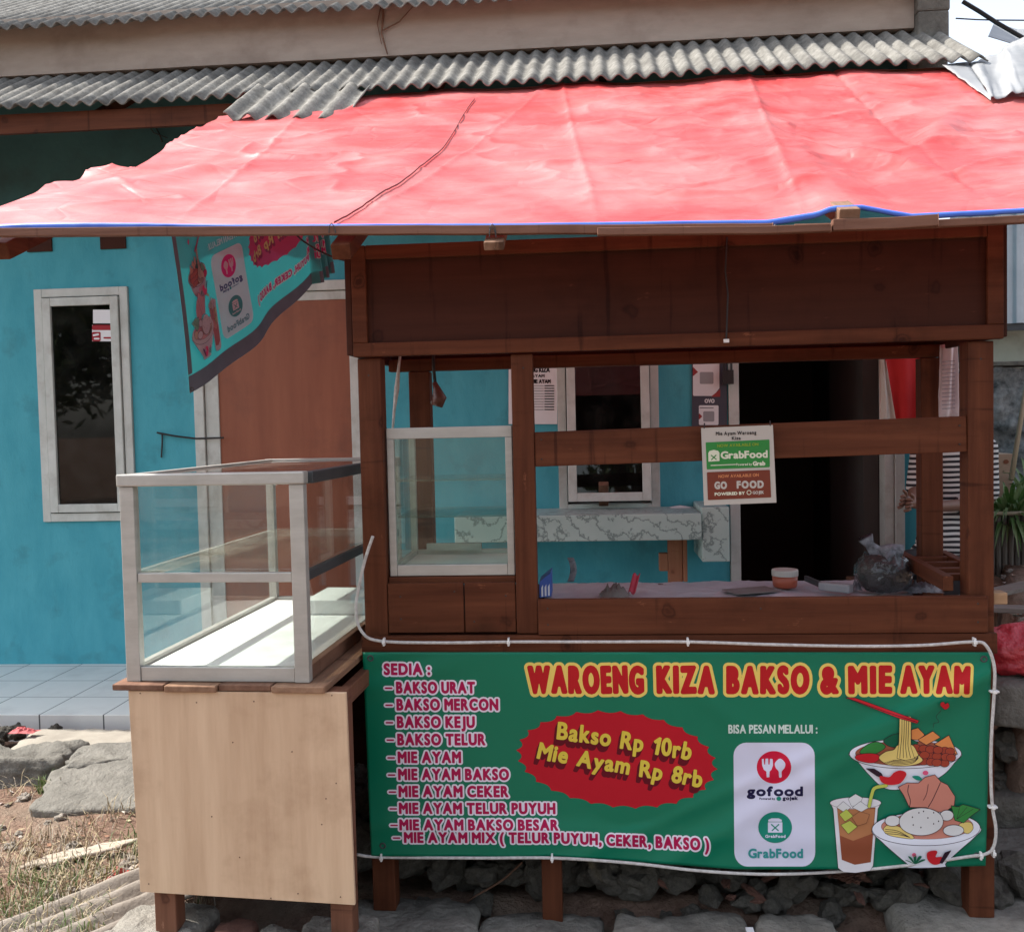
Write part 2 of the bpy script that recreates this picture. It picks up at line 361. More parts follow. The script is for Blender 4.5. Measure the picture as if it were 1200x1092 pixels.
def ink(name, r, g, b, k=1.12, rough=0.55, trans=0.0):
    c = tuple(min(0.85, x*k) for x in L(r, g, b)); return mat(name, c, tuple(x*0.92 for x in c), scale=4, rough=rough, spec=0.2, trans=trans)

# ================================================================== SETTING
def sstep(a, b, x):
    t = min(1, max(0, (x-a)/(b-a))); return t*t*(3-2*t)
def gz(x, y):
    z = -0.045+0.02*nz(x*0.9, y*0.9, 3)+0.012*nz(x*5, y*5, 1)
    z += 0.07*sstep(0.6, -0.4, y)*sstep(-0.6, -1.2, x)            # dirt rises to the left front
    z -= 0.06*sstep(-0.95, -0.6, x)*sstep(0.1, 0.4, y)*sstep(1.7, 1.5, y)
    z -= 0.10*sstep(-1.5, -1.38, x)*sstep(0.18, 0.05, y)
    e = x-(1.4+(y-0.55)*0.37)
    z += 0.71*sstep(-0.03, 0.12, e)*sstep(0.42, 0.62, y)*(1+0.03*nz(x*3, y*3, 9))
    return z
def ground():
    xs = np.unique(np.concatenate([np.array([-300, -120, -50, -25, -14, -9]), np.arange(-6, 5.01, 0.06), np.array([7, 10, 16, 30, 60, 140, 300])]))
    ys = np.unique(np.concatenate([np.array([-300, -120, -50, -20, -10, -6, -4, -3, -2]), np.arange(-1.2, 3.01, 0.05), np.arange(3.2, 9, 0.25), np.array([12, 20, 40, 100, 300])]))
    m = MB(); nx = len(xs)
    m.v = [(x, y, gz(x, y)) for y in ys for x in xs]
    for j in range(len(ys)-1):
        for i in range(nx-1): m.f.append((j*nx+i, j*nx+i+1, (j+1)*nx+i+1, (j+1)*nx+i)); m.m.append(0)
    return struct(m.build('ground', SOIL, smooth=True))
ground()

TILE = mat('floor_tile', (0.66, 0.66, 0.635), (0.75, 0.745, 0.72), scale=3, rough=0.35, stain=(0.36, 0.35, 0.33), sscale=3, samt=0.5)
def _tile():
    n = TILE.node_tree; N = n.nodes; K = n.links; p = N['Principled BSDF']; src = p.inputs['Base Color'].links[0].from_socket
    b = N.new('ShaderNodeTexBrick'); b.offset = 0; b.squash = 1
    b.inputs['Scale'].default_value = 1; b.inputs['Brick Width'].default_value = 0.337; b.inputs['Row Height'].default_value = 0.337
    b.inputs['Mortar Size'].default_value = 0.004; b.inputs['Mortar'].default_value = (0.1, 0.1, 0.1, 1); b.inputs['Bias'].default_value = 0
    b.inputs['Mortar Smooth'].default_value = 0.2
    tc = [x for x in N if x.type == 'TEX_COORD'][0]; K.new(tc.outputs['Object'], b.inputs[0]); K.new(src, b.inputs['Color1']); K.new(src, b.inputs['Color2'])
    K.new(b.outputs[0], p.inputs['Base Color'])
_tile()
m = MB(); m.box(-8.5, 2.02, 1.698, 2.9, -0.15, 0.086)
struct(m.build('terrace_floor', TILE, loc=(-2.805-0.337*20, 1.7-0.337*2-0.016, 0), bevel=0.003))

# ------------------------------------------------------------------ house
HW = 2.75
house = thing('house', 'turquoise blue house with grey corrugated roof and dark doorway behind the food stall', 'house', (-1.0, HW, 0.0))
OPEN = [(-3.345, -2.755, 0.965, 2.38), (-2.37, -1.355, 0.086, 2.375), (-0.19, 0.40, 0.97, 2.38), (0.795, 1.78, 0.086, 2.38)]
def wall_mesh():
    X = sorted({-8.5, 1.97, *[o[i] for o in OPEN for i in (0, 1)]}); Z = sorted({-0.2, 3.98, *[o[i] for o in OPEN for i in (2, 3)]})
    m = MB(); T = 0.14
    for a, b in zip(X, X[1:]):
        for c, d in zip(Z, Z[1:]):
            if any(o[0] <= a+1e-6 and b <= o[1]+1e-6 and o[2] <= c+1e-6 and d <= o[3]+1e-6 for o in OPEN): continue
            for y in (HW, HW+T): m.add([(a, y, c), (b, y, c), (b, y, d), (a, y, d)], [(0, 1, 2, 3)])
    for x0, x1, z0, z1 in OPEN:
        m.add([(x0, HW, z0), (x1, HW, z0), (x1, HW, z1), (x0, HW, z1), (x0, HW+T, z0), (x1, HW+T, z0), (x1, HW+T, z1), (x0, HW+T, z1)],
              [(0, 1, 5, 4), (1, 2, 6, 5), (2, 3, 7, 6), (3, 0, 4, 7)])
    m.add([(1.97, HW, -0.2), (1.97, 5.8, -0.2), (1.97, 5.8, 3.98), (1.97, HW, 3.98)], [(0, 1, 2, 3)])
    m.add([(-8.5, HW, -0.2), (-8.5, 5.8, -0.2), (-8.5, 5.8, 3.98), (-8.5, HW, 3.98)], [(0, 1, 2, 3)])
    m.add([(-8.5, 5.8, -0.2), (1.97, 5.8, -0.2), (1.97, 5.8, 3.98), (-8.5, 5.8, 3.98)], [(0, 1, 2, 3)])
    return m
wall = wall_mesh().build('wall', WALLM, house)
UPW = mat('eave_shade_paint', (0.035, 0.105, 0.11), (0.05, 0.14, 0.145), scale=3, rough=0.9, bump=0.15, bscale=30, stain=(0.03, 0.05, 0.05), sscale=2.5, samt=0.7)  # darker colour paints in the shade under the eave
m = MB(); m.grid(lambda s, t: (lerp(-8.5, 1.969, s), HW-0.004, lerp(2.86+0.03*nz(s*50, 2), 3.97, t)), 160, 6); m.build('upper_wall_shade', UPW, house)
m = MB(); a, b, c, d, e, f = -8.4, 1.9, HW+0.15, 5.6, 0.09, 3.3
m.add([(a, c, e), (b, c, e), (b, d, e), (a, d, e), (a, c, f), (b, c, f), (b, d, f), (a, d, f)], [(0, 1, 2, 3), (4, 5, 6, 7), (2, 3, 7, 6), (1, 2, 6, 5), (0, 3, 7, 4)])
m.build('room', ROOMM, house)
def ring(m, x0, x1, z0, z1, y0, y1, w, wt=None):
    wt = wt or w
    m.box(x0, x0+w, y0, y1, z0, z1); m.box(x1-w, x1, y0, y1, z0, z1)
    m.box(x0+w, x1-w, y0+0.001, y1-0.001, z1-wt, z1); m.box(x0+w, x1-w, y0+0.001, y1-0.001, z0, z0+w)
def window(x0, x1, z0, z1, tilt):
    m = MB(); ring(m, x0+0.002, x1-0.002, z0+0.002, z1-0.002, HW-0.018, HW+0.07, 0.05)
    f = m.build('window', ALUW, house, bevel=0.003)
    s = MB(); ring(s, x0+0.058, x1-0.058, z0+0.058, z1-0.058, HW-0.03, HW+0.012, 0.05)
    g = MB(); g.box(x0+0.107, x1-0.107, HW-0.012, HW-0.007, z0+0.107, z1-0.107)
    if tilt:
        for q in (s, g):
            o = Vector((0, HW, z1-0.058)); rot = Matrix.Rotation(R(-tilt), 3, 'X')
            q.v = [tuple(rot @ (Vector(v)-o)+o+Vector((0, 0, 0.012))) for v in q.v]
    so_ = s.build('sash', ALUW, f, bevel=0.003); g.build('pane', GLASSW, f)
    return f
w1 = window(*OPEN[0], 0); w2 = window(*OPEN[2], 4.5)
# prop holding the tilted sash open
MB().bar((0.07, HW-0.02, 1.02), (0.07, HW-0.15, 1.15), 0.055, 0.03).build('window_prop', OLDX, w2, bevel=0.003)
# left door: pale frame, brown boarded leaf
x0, x1, z0, z1 = OPEN[1]
m = MB(); m.box(x0+0.002, x0+0.062, HW-0.02, HW+0.08, z0, z1-0.002); m.box(x0+0.066, x0+0.15, HW-0.004, HW+0.06, z0, z1-0.062)
m.box(x1-0.056, x1-0.002, HW-0.02, HW+0.08, z0, z1-0.002); m.box(x0+0.062, x1-0.056, HW-0.018, HW+0.078, z1-0.06, z1-0.002); m.box(x0+0.15, x1-0.056, HW-0.002, HW+0.06, z1-0.115, z1-0.064)
df = m.build('door', ALUW, house, bevel=0.003)
MB().box(x0+0.15, x1-0.057, HW+0.005, HW+0.04, z0, z1-0.115).build('leaf', DOORB, df)
# right doorway
x0, x1, z0, z1 = OPEN[3]
m = MB(); m.box(x0+0.002, x0+0.06, HW-0.02, HW+0.12, z0, z1-0.002); m.box(x1-0.11, x1-0.06, HW-0.012, HW+0.1, z0, z1-0.002); m.box(x1-0.056, x1-0.002, HW-0.02, HW+0.12, z0, z1-0.002)
m.box(x0+0.06, x1-0.11, HW-0.018, HW+0.118, z1-0.06, z1-0.002)
d2 = m.build('door', ALUW, house, bevel=0.003)
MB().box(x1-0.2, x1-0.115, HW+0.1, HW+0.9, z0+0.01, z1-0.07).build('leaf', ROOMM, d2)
for a, b in ((-3.376, -3.22), (-2.915, -2.757)):
    MB().box(a, b, HW-0.012, HW+0.01, 2.605, 2.74).build('vent', WPANEL, house)
# fascia, ring beam, column
m = MB(); m.grid(lambda s, t: (lerp(-8.5, 1.80, s), 2.60-0.004*nz(s*40, t*2), lerp(3.603, 3.93, t)), 120, 6); m.box(-8.5, 1.80, 2.606, 2.74, 3.603, 3.93)
m.build('fascia', FASC, house)
m = MB()
for i in range(5): m.box(1.803+0.004*math.sin(i*3), 1.968-0.006*math.sin(i*2+1), 2.55+0.006*math.sin(i*5), 2.745, 3.35+i*0.16, 3.35+(i+1)*0.16)
m.build('column', CONC, house, bevel=0.012)
CR_P, CR_A = 0.087, 0.0135
def corrugated(x0, x1, y0, z0, y1, z1, seed, jag=0.02, under=True):
    m = MB(); nx = int((x1-x0)/CR_P*10); L_ = math.hypot(y1-y0, z1-z0); ny = 6
    dy, dz = (y1-y0)/L_, (z1-z0)/L_
    def fn(s, t):
        x = lerp(x0, x1, s); k = int(math.floor((x-x0)/1.0)); rr = random.Random(seed*31+k)
        d = (t*L_) + (rr.uniform(-jag, jag)+0.006*nz(x*14, seed))*(1-t); lift = rr.uniform(0, 0.008)
        h = CR_A*math.cos(2*math.pi*x/CR_P)+lift+0.006*nz(x*1.3, t*2, seed)
        return (x, y0+dy*d-dz*h, z0+dz*d+dy*h)
    m.grid(fn, nx, ny); return m
lr = corrugated(-8.5, 1.955, 2.0, 3.215, 2.76, 3.66, 1)
lo = lr.build('lower_roof', ASB, house, smooth=True, thick=0.007)
ur = corrugated(-8.5, 2.16, 2.45, 3.815, 5.9, 5.75, 2)
ur.build('upper_roof', ASB, house, smooth=True, thick=0.007)
MB().box(-8.5, 1.9, 2.06, 2.085, 3.1, 3.2).build('eave_board', WX, house)
for x in np.arange(-8, 1.9, 0.9): MB().bar((x, 2.09, 3.16), (x, 2.74, 3.54), 0.04, 0.06).build('eave_rafter', WY, house)
m = MB(); vx = at(450, 10, y=2.59)
m.tube([at(448, 0, y=2.585), at(449, 20, y=2.585), at(447, 40, y=2.585), at(454, 64, y=2.585)], [0.008, 0.007, 0.006, 0.004], 5)
m.tube([at(449, 36, y=2.585), at(468, 26, y=2.585), at(484, 8, y=2.585)], [0.005, 0.004, 0.002], 5); m.tube([at(447, 5, y=2.585), at(442, 28, y=2.585), at(447, 52, y=2.585)], [0.004, 0.003, 0.002], 5)
m.build('dry_vine', OLDX, house)
# slack cable stapled to the wall left of the door
m = MB(); m.tube([at(184, 507, y=HW-0.008), at(205, 511, y=HW-0.02), at(230, 514, y=HW-0.02), at(262, 513, y=HW-0.03)], 0.006, 6); m.tube([at(190, 508, y=HW-0.008), at(190, 520, y=HW-0.012), at(189, 536, y=HW-0.008)], 0.005, 6)
props(m.build('cable', BLACK, loc=at(184, 507, y=HW)), 'short black cable stub on the blue wall left of the brown door', 'cable')
m = MB()
m.tube([at(179, 143, y=HW-0.01), at(187, 158, y=HW-0.03), at(190, 167, y=HW-0.01)], 0.004, 5); m.tube([at(172, 144, y=HW-0.01), at(180, 156, y=HW-0.03), at(196, 162, y=HW-0.02)], 0.003, 5)
props(m.build('cable', BLACK, loc=at(179, 143, y=HW)), 'thin black wires poking from the wall top under the eave board', 'cable')

# stickers on the left window
def plate(px0, py0, px1, py1, y, th=0.0015):
    a, b, c, d = at(px0, py0, y=y), at(px1, py0, y=y), at(px1, py1, y=y), at(px0, py1, y=y)
    m = MB(); v = [a, b, c, d]; m.add([*v, *[p+Vector((0, th, 0)) for p in v]], [(0, 1, 2, 3), (7, 6, 5, 4), (0, 4, 5, 1), (1, 5, 6, 2), (2, 6, 7, 3), (3, 7, 4, 0)]); return m
def plane_fn(y):                      # artwork in photo pixels on a wall-parallel sheet
    return lambda u, v, h: tuple(at(u, v, y=y)+Vector((0, -h, 0)))
y = HW-0.0155
props(o := plate(109, 363, 136, 379, y).build('sticker', WHITEP, loc=at(122, 379, y=y)), 'small blank white sticker on the glass of the left window', 'sticker'); WL[o.name] = at(122, 379, y=y)
RD = ink('sticker_red', 150, 40, 50)
o = plate(108, 381, 135, 400, y).build('sticker', WHITEP, loc=at(122, 400, y=y)); props(o, 'red and white printed sticker below the blank one on left window', 'sticker')
A = Art(plane_fn(y), 0.0003)
A.put(poly([(108, 381), (135, 381), (135, 387), (108, 387)]), RD, cell=1).put(poly([(108, 389), (118, 389), (118, 400), (108, 400)]), RD, cell=1)
A.put(poly([(121, 395), (133, 395), (133, 397), (121, 397)]), RD, cell=1); A.put(line([(110, 393), (115, 392)]), WHITEP, 1.2, stroke=True); A.put(line([(111, 397), (116, 397)]), WHITEP, 1, stroke=True)
A.build('print', o)

# marble pattern shelf under the right window
MARB = mat('marble_film', (0.4, 0.52, 0.49), (0.5, 0.62, 0.58), scale=3, rough=0.35)
def _marb():
    n = MARB.node_tree; N = n.nodes; K = n.links; p = N['Principled BSDF']; src = p.inputs['Base Color'].links[0].from_socket
    tc = [x for x in N if x.type == 'TEX_COORD'][0]
    mp = N.new('ShaderNodeMapping'); mp.inputs['Rotation'].default_value = (0, 0.8, 0.5); K.new(tc.outputs['Object'], mp.inputs[0])
    wv = N.new('ShaderNodeTexWave'); wv.inputs['Scale'].default_value = 2.6; wv.inputs['Distortion'].default_value = 22; wv.inputs['Detail'].default_value = 8; wv.inputs['Detail Scale'].default_value = 1.3; wv.inputs['Detail Roughness'].default_value = 0.65
    K.new(mp.outputs[0], wv.inputs[0]); cr = N.new('ShaderNodeValToRGB'); e = cr.color_ramp.elements
    e[0].position = 0; e[0].color = (0.25, 0.28, 0.29, 1); e[1].position = 0.16; e[1].color = (1, 1, 1, 1)
    K.new(wv.outputs['Fac'], cr.inputs[0]); mx = N.new('ShaderNodeMix'); mx.data_type = 'RGBA'; mx.blend_type = 'MULTIPLY'; mx.inputs[0].default_value = 0.75
    K.new(src, mx.inputs[6]); K.new(cr.outputs[0], mx.inputs[7]); K.new(mx.outputs[2], p.inputs['Base Color'])
_marb()
sh = thing('wall_shelf', 'marble patterned shelf fixed to the blue wall under the tilted window', 'shelf', (0.2, 2.6, 0.9))
m = MB(); m.box(-0.75, 0.585, 2.30, 2.748, 0.857, 1.0); m.build('top', MARB, sh, bevel=0.006)
m = MB(); m.box(0.588, 0.735, 2.32, 2.748, 0.735, 1.03); m.build('apron', MARB, sh, bevel=0.006)
m = MB(); m.box(0.42, 0.50, 2.5, 2.56, -0.1+0.186, 0.856); m.box(0.502, 0.525, 2.49, 2.56, 0.60, 0.856); m.box(0.37, 0.419, 2.5, 2.55, 0.66, 0.76); m.build('leg', RAWZ, sh, bevel=0.004)
m = MB(); m.box(-0.7, -0.63, 2.5, 2.56, 0.086, 0.856); m.build('leg', RAWZ, sh, bevel=0.004)
m = plate(786, 590, 808, 596, 2.5, 0.02); c = at(797, 594, z=1.004)
m = MB(); m.add([(c.x-0.055, c.y-0.05, 1.002), (c.x+0.06, c.y-0.06, 1.002), (c.x+0.055, c.y+0.05, 1.002), (c.x-0.06, c.y+0.045, 1.002), (c.x, c.y, 1.014)], [(0, 1, 4), (1, 2, 4), (2, 3, 4), (3, 0, 4)])
props(m.build('paper', WHITEP, loc=(c.x, c.y, 1.0)), 'small folded white paper lying on the marble patterned shelf', 'paper')

# price list sheet beside the window
GR = ink('print_grey', 70, 70, 75); BK = ink('print_black', 25, 25, 28)
y = HW-0.006
o = plate(596, 424, 653, 497, y-0.004, 0.003).build('price_list', WHITEP, loc=at(625, 497, y=y)); props(o, 'white printed price list taped to the blue wall left of the tilted window', 'paper')
A = Art(plane_fn(y-0.005), 0.0003)
A.put(text('WAROENG KIZA', 602, 644, 436, 5.2), BK, 0.35, 0.3); A.put(text('MIE AYAM', 614, 638, 442, 3.2), BK, 0.2, 0.3); A.put(text('BAKSO & MIE AYAM', 602, 645, 449, 4.2), BK, 0.3, 0.3)
for k in range(10):
    yy = 452+k*3.1; A.put(line([(603, yy), (637, yy+0.1)]), GR, 0.25, 0.35, True, up=False); A.put(line([(638.5, yy), (649, yy)]), BK, 0.6, 0.35, True, up=False)
A.put(line([(603, 486), (620, 486)]), GR, 0.3, 0.35, True)
A.build('print', o)
# grey board with two payment sheets
OVG = ink('board_grey', 75, 75, 85); o = plate(811, 419, 852, 510, y-0.004, 0.004).build('payment_board', OVG, loc=at(830, 510, y=y)); props(o, 'dark grey payment board with two white sheets left of the doorway', 'sign')
A = Art(plane_fn(y-0.005), 0.0003); OR_ = ink('print_redbrown', 150, 60, 60)
A.put(poly([(812, 420), (843, 420), (843, 455), (836, 464), (812, 464)]), WHITEP, cell=1); A.put(poly([(819, 475), (842, 475), (842, 498), (819, 498)]), WHITEP, cell=1)
A.put(poly([(812, 430), (818, 436), (812, 441)]), OR_, cell=0.5, up=False); A.put(poly([(833, 465), (844, 456), (844, 465)]), OR_, cell=0.5, up=False); A.put(poly([(819, 484), (823, 488), (819, 492)]), OR_, cell=0.5)
LG = ink('print_pale', 150, 150, 152); A.put(poly([(820, 436), (836, 436), (836, 450), (820, 450)]), LG, cell=1, up=False); A.put(poly([(824, 482), (837, 482), (837, 494), (824, 494)]), LG, cell=1, up=False)
A.put(line([(816, 423), (834, 423)]), GR, 0.5, 0.4, True, up=False); A.put(line([(820, 478), (836, 478)]), GR, 0.4, 0.4, True, up=False)
A.put(text('OVO', 826, 837, 472, 4.2), WHITEP, 0.35, 0.3); A.build('print', o)
# padlock on its hasp by the doorway
m = MB(); p = at(853, 440, y=HW-0.04); m.box(p.x-0.03, p.x+0.03, p.y-0.02, p.y+0.01, p.z-0.05, p.z+0.03)
m.tube([(p.x-0.02, p.y, p.z+0.03), (p.x-0.02, p.y, p.z+0.07), (p.x, p.y, p.z+0.09), (p.x+0.02, p.y, p.z+0.07), (p.x+0.02, p.y, p.z+0.03)], 0.007, 6)
props(m.build('padlock', BLACK, loc=tuple(p)), 'black padlock hanging on the pale frame left of the doorway', 'padlock')
# red and white cloth right of the doorway
FR_, FWH = mat('red_cloth', (0.42, 0.012, 0.014), (0.52, 0.02, 0.02), scale=6, rough=0.85), mat('white_cloth', (0.55, 0.52, 0.46), (0.62, 0.6, 0.55), scale=6, rough=0.85)
def cloth_strip(pts_l, pts_r, y, m_, name, parent=None, loc=None):
    m = MB(); n = len(pts_l)-1
    def fn(s, t):
        a = at(*pts_l[0], y=y).lerp(at(*pts_l[1], y=y), t); b = at(*pts_r[0], y=y).lerp(at(*pts_r[1], y=y), t); p = a.lerp(b, s)
        return (p.x, p.y+0.014*math.sin(s*9+t*1.5)+0.008*nz(s*3, t*2), p.z)
    m.grid(fn, 20, 14); return m.build(name, m_, parent, loc, smooth=True, thick=0.002)
o = cloth_strip([(1034, 400), (1051, 505)], [(1083, 400), (1083, 520)], 2.58, FR_, 'flag', loc=tuple(at(1060, 520, y=2.58))); props(o, 'red and white cloth hanging at the right side of the doorway', 'flag')
cloth_strip([(1030, 400), (1032, 505)], [(1034.5, 400), (1051, 505)], 2.585, FWH, 'white_stripe', o)

# ================================================================== FOOD STALL
ST = thing('food_stall', 'dark brown painted wooden food stall with open counter under the red tarpaulin', 'food stall', (0.24, 0.3, 0.0))
def wbox(name, m_, *a, parent=ST, bevel=0.003): return MB().box(*a).build(name, m_, parent, bevel=bevel)
wbox('post', WZ, -0.714, -0.642, 0.0, 0.07, -0.03, 1.712); wbox('post', WZ, -0.238, -0.172, 0.0, 0.06, 0.852, 1.712)
wbox('post', WZ, 1.113, 1.187, 0.0, 0.07, -0.02, 1.712); wbox('leg', WZ, -0.178, -0.115, 0.006, 0.06, -0.06, 0.79)
wbox('post', WZ, -0.648, -0.572, 0.5, 0.56, -0.12, 1.695); wbox('post', WZ, 1.142, 1.215, 0.5, 0.56, -0.12, 1.695)
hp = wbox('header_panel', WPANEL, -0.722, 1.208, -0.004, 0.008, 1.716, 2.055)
m = MB(); m.box(-0.722, 1.208, -0.02, -0.0045, 1.716, 1.758); m.box(-0.722, -0.676, -0.02, -0.0045, 1.7585, 2.055); m.box(1.162, 1.208, -0.02, -0.0045, 1.7585, 2.055); m.box(-0.6755, 1.1615, -0.02, -0.0045, 2.012, 2.055)
m.build('trim', WX, hp, bevel=0.003)
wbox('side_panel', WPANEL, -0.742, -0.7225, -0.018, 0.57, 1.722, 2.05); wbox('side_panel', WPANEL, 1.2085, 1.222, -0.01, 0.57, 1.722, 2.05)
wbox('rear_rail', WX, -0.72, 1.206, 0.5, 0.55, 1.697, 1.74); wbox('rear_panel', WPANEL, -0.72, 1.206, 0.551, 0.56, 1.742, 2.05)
MB().bar((-0.171, 0.02, 1.420), (1.112, 0.02, 1.440), 0.03, 0.106).build('crossbeam', WX, ST, bevel=0.003)
wbox('counter_board', WX, -0.17, 1.16, -0.026, -0.001, 0.853, 0.962)
wbox('plank', WX, -0.64, -0.402, 0.002, 0.022, 0.856, 1.012); wbox('plank', WX, -0.399, -0.24, 0.004, 0.022, 0.856, 1.012)
wbox('base_rail', WX, -0.722, 1.188, -0.022, -0.001, 0.79, 0.851); wbox('front_light_block', WPANEL, -0.64, 1.11, 0.03, 0.04, 0.16, 0.85)  # the unseen board behind the banner is added to stop light leaking through
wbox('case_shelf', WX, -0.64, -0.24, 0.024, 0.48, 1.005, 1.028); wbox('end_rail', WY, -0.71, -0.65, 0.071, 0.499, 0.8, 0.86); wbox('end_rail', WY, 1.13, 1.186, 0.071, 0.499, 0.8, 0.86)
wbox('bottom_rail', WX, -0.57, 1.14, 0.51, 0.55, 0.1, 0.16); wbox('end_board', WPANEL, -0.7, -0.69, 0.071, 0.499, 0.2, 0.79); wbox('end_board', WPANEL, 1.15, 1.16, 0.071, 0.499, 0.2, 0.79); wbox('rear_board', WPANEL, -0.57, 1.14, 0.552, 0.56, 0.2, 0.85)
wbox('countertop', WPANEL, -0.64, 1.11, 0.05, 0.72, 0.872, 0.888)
COVER = mat('plastic_cover', (0.42, 0.42, 0.46), (0.56, 0.56, 0.6), scale=6, rough=0.3, bump=0.5, bscale=9)
m = MB(); m.grid(lambda s, t: (lerp(-0.17, 1.08, s), lerp(0.08, 0.735, t), 0.893+0.005*nz(s*9, t*5, 2)+0.004*nz(s*25, t*14, 5)-(0.07*max(0, t-0.97)/0.03)), 120, 50); m.build('counter_cover', COVER, ST, smooth=True)
# rack rails at the right end
MB().bar((1.062, 0.02, 0.992), (1.10, 0.60, 0.992), 0.03, 0.045).build('rack_rail', WY, ST, bevel=0.003); MB().bar((1.20, 0.075, 0.992), (1.245, 0.60, 0.992), 0.03, 0.045).build('rack_rail', WY, ST, bevel=0.003)
for y in (0.10, 0.22, 0.35, 0.48): MB().bar((1.075+0.06*y, y, 1.0), (1.19+0.07*y, y, 1.0), 0.03, 0.02).build('rack_slat', WX, ST, bevel=0.002)
wbox('rack_block', RAWX, 1.188, 1.23, 0.01, 0.06, 0.93, 0.965)
NAIL = mat('dark_nail', (0.02, 0.012, 0.01), (0.04, 0.025, 0.02), scale=30, rough=0.5)
for x, y, z in ((-0.15, 0.004, 1.39), (-0.15, 0.004, 1.45), (1.09, 0.004, 1.41), (1.09, 0.004, 1.465), (-0.14, -0.026, 0.885), (-0.14, -0.026, 0.935), (0.5, -0.026, 0.93), (1.13, -0.026, 0.885), (1.13, -0.026, 0.94), (-0.6, 0.002, 0.9), (-0.6, 0.002, 0.97), (-0.43, 0.002, 0.985), (-0.37, 0.004, 0.89), (-0.27, 0.004, 0.97), (-0.68, 0.0, 1.66), (-0.2, 0.0, 1.67), (1.15, 0.0, 1.66)):
    MB().tube([(x, y+0.001, z), (x, y-0.0015, z)], 0.003, 8).build('nail_head', NAIL, ST)
# thin cord down the header
p = [at(852, 278, y=-0.024), at(850, 318, y=-0.024), at(853, 345, y=-0.024), at(851, 400, y=-0.024)]
MB().tube(p, 0.0025, 6).build('header_cord', BLACK, ST); q = p[-1]; MB().box(q.x-0.008, q.x+0.008, q.y-0.006, q.y+0.003, q.z-0.004, q.z+0.006).build('cord_clip', CLIP, ST)

# ------------------------------------------------------------------ small glass case in the stall
def case(name, label, cat, fx, x0, x1, y0, y1, z0, z1):
    pass
SC = thing('glass_case', 'small aluminium framed glass case standing in the stall beside left post', 'glass case', (-0.43, 0.2, 1.028))
x0, x1, y0, y1, z0, z1 = -0.636, -0.242, 0.03, 0.42, 1.03, 1.495
m = MB()
for x in (x0, x1-0.022):
    for y in (y0, y1-0.022): m.box(x, x+0.022, y, y+0.022, z0, z1-0.035)
for y in (y0, y1-0.022): m.box(x0, x1, y-0.002, y+0.024, z1-0.0345, z1); m.box(x0+0.0225, x1-0.0225, y+0.001, y+0.021, z0, z0+0.035)
for x in (x0, x1-0.022): m.box(x+0.001, x+0.021, y0+0.0245, y1-0.0225, z1-0.034, z1-0.001); m.box(x+0.001, x+0.021, y0+0.0225, y1-0.0225, z0+0.002, z0+0.034)
m.build('frame', ALU, SC, bevel=0.002)
MB().box(x0+0.023, x1-0.023, y0+0.023, y1-0.023, z0+0.004, z0+0.02).build('floor', MELA, SC)
for zz, d in ((1.21, 0.0), (1.325, 0.05)): MB().box(x0+0.024, x1-0.024, y0+0.03, y1-0.03-d, zz, zz+0.006).build('glass_shelf', GLASSG, SC)
MB().box(x0+0.023, x1-0.023, y0+0.009, y0+0.013, z0+0.036, z1-0.036).build('front_pane', GLASSD, SC)
MB().box(x0+0.008, x0+0.012, y0+0.025, y1-0.025, z0+0.036, z1-0.036).build('side_pane', GLASS, SC); MB().box(x1-0.012, x1-0.008, y0+0.025, y1-0.025, z0+0.036, z1-0.036).build('side_pane', GLASS, SC)
MB().box(x0+0.06, x0+0.25, y1-0.05, y1-0.03, z0+0.0355, z0+0.06).build('slide_rail', ALU, SC)

# ------------------------------------------------------------------ plywood stand and the large cabinet, turned a little
AN = R(2.2)
def turn(m, c, a=-AN):
    ca, sa = math.cos(a), math.sin(a)
    m.v = [(c[0]+(x-c[0])*ca-(y-c[1])*sa, c[1]+(x-c[0])*sa+(y-c[1])*ca, z) for x, y, z in m.v]; return m
PV = (-1.335, -0.32)
SD = thing('plywood_stand', 'small bare wood stand with plywood front holding the large glass cabinet', 'stand', (-1.0, 0.2, 0.0))
def sb(name, m_, *a, bevel=0.003): return turn(MB().box(*a), PV).build(name, m_, SD, bevel=bevel)
OLDP = wood('weathered_plank', (0.22, 0.12, 0.075), (0.36, 0.22, 0.14), 'y')
for k in range(4): sb('plank', [OLDX, OLDP, OLDX, OLDP][k], -1.362+k*0.156, -1.362+k*0.156+0.153, -0.352+0.006*math.sin(k*4), 0.95, 0.772-0.002*(k % 2), 0.79-0.0015*(k % 2))
q4 = [(-1.305, 0.190), (-0.676, 0.174), (-0.684, 0.770), (-1.318, 0.770)]
m = turn(MB().add([(x, -0.345, z) for x, z in q4]+[(x, -0.333, z) for x, z in q4], [(0, 1, 2, 3), (7, 6, 5, 4), (0, 4, 5, 1), (1, 5, 6, 2), (2, 6, 7, 3), (3, 7, 4, 0)]), PV)
pf = m.build('front_panel', PLY, SD, bevel=0.001)
RAWN = mat('rusty_nail', (0.11, 0.06, 0.04), (0.16, 0.09, 0.06), scale=30, rough=0.8)
for px, py in ((275, 868), (345, 878), (392, 812), (380, 962), (385, 932), (283, 1002), (352, 1043), (402, 1046), (250, 955), (232, 822), (165, 812), (397, 914), (300, 820), (175, 1035), (320, 1049)):
    p = at(px, py, y=-0.346); turn(MB().tube([(p.x, -0.3462, p.z), (p.x, -0.344, p.z)], 0.0019, 8), PV).build('nail_head', RAWN, pf)
RAWD = wood('brown_raw_leg', (0.13, 0.055, 0.033), (0.2, 0.09, 0.055), 'z')
for x in (-1.272, -0.752):
    for y in (-0.33, 0.86): sb('leg', RAWD, x, x+0.064, y, y+0.06, -0.05 if y > 0 else 0.06, 0.769)
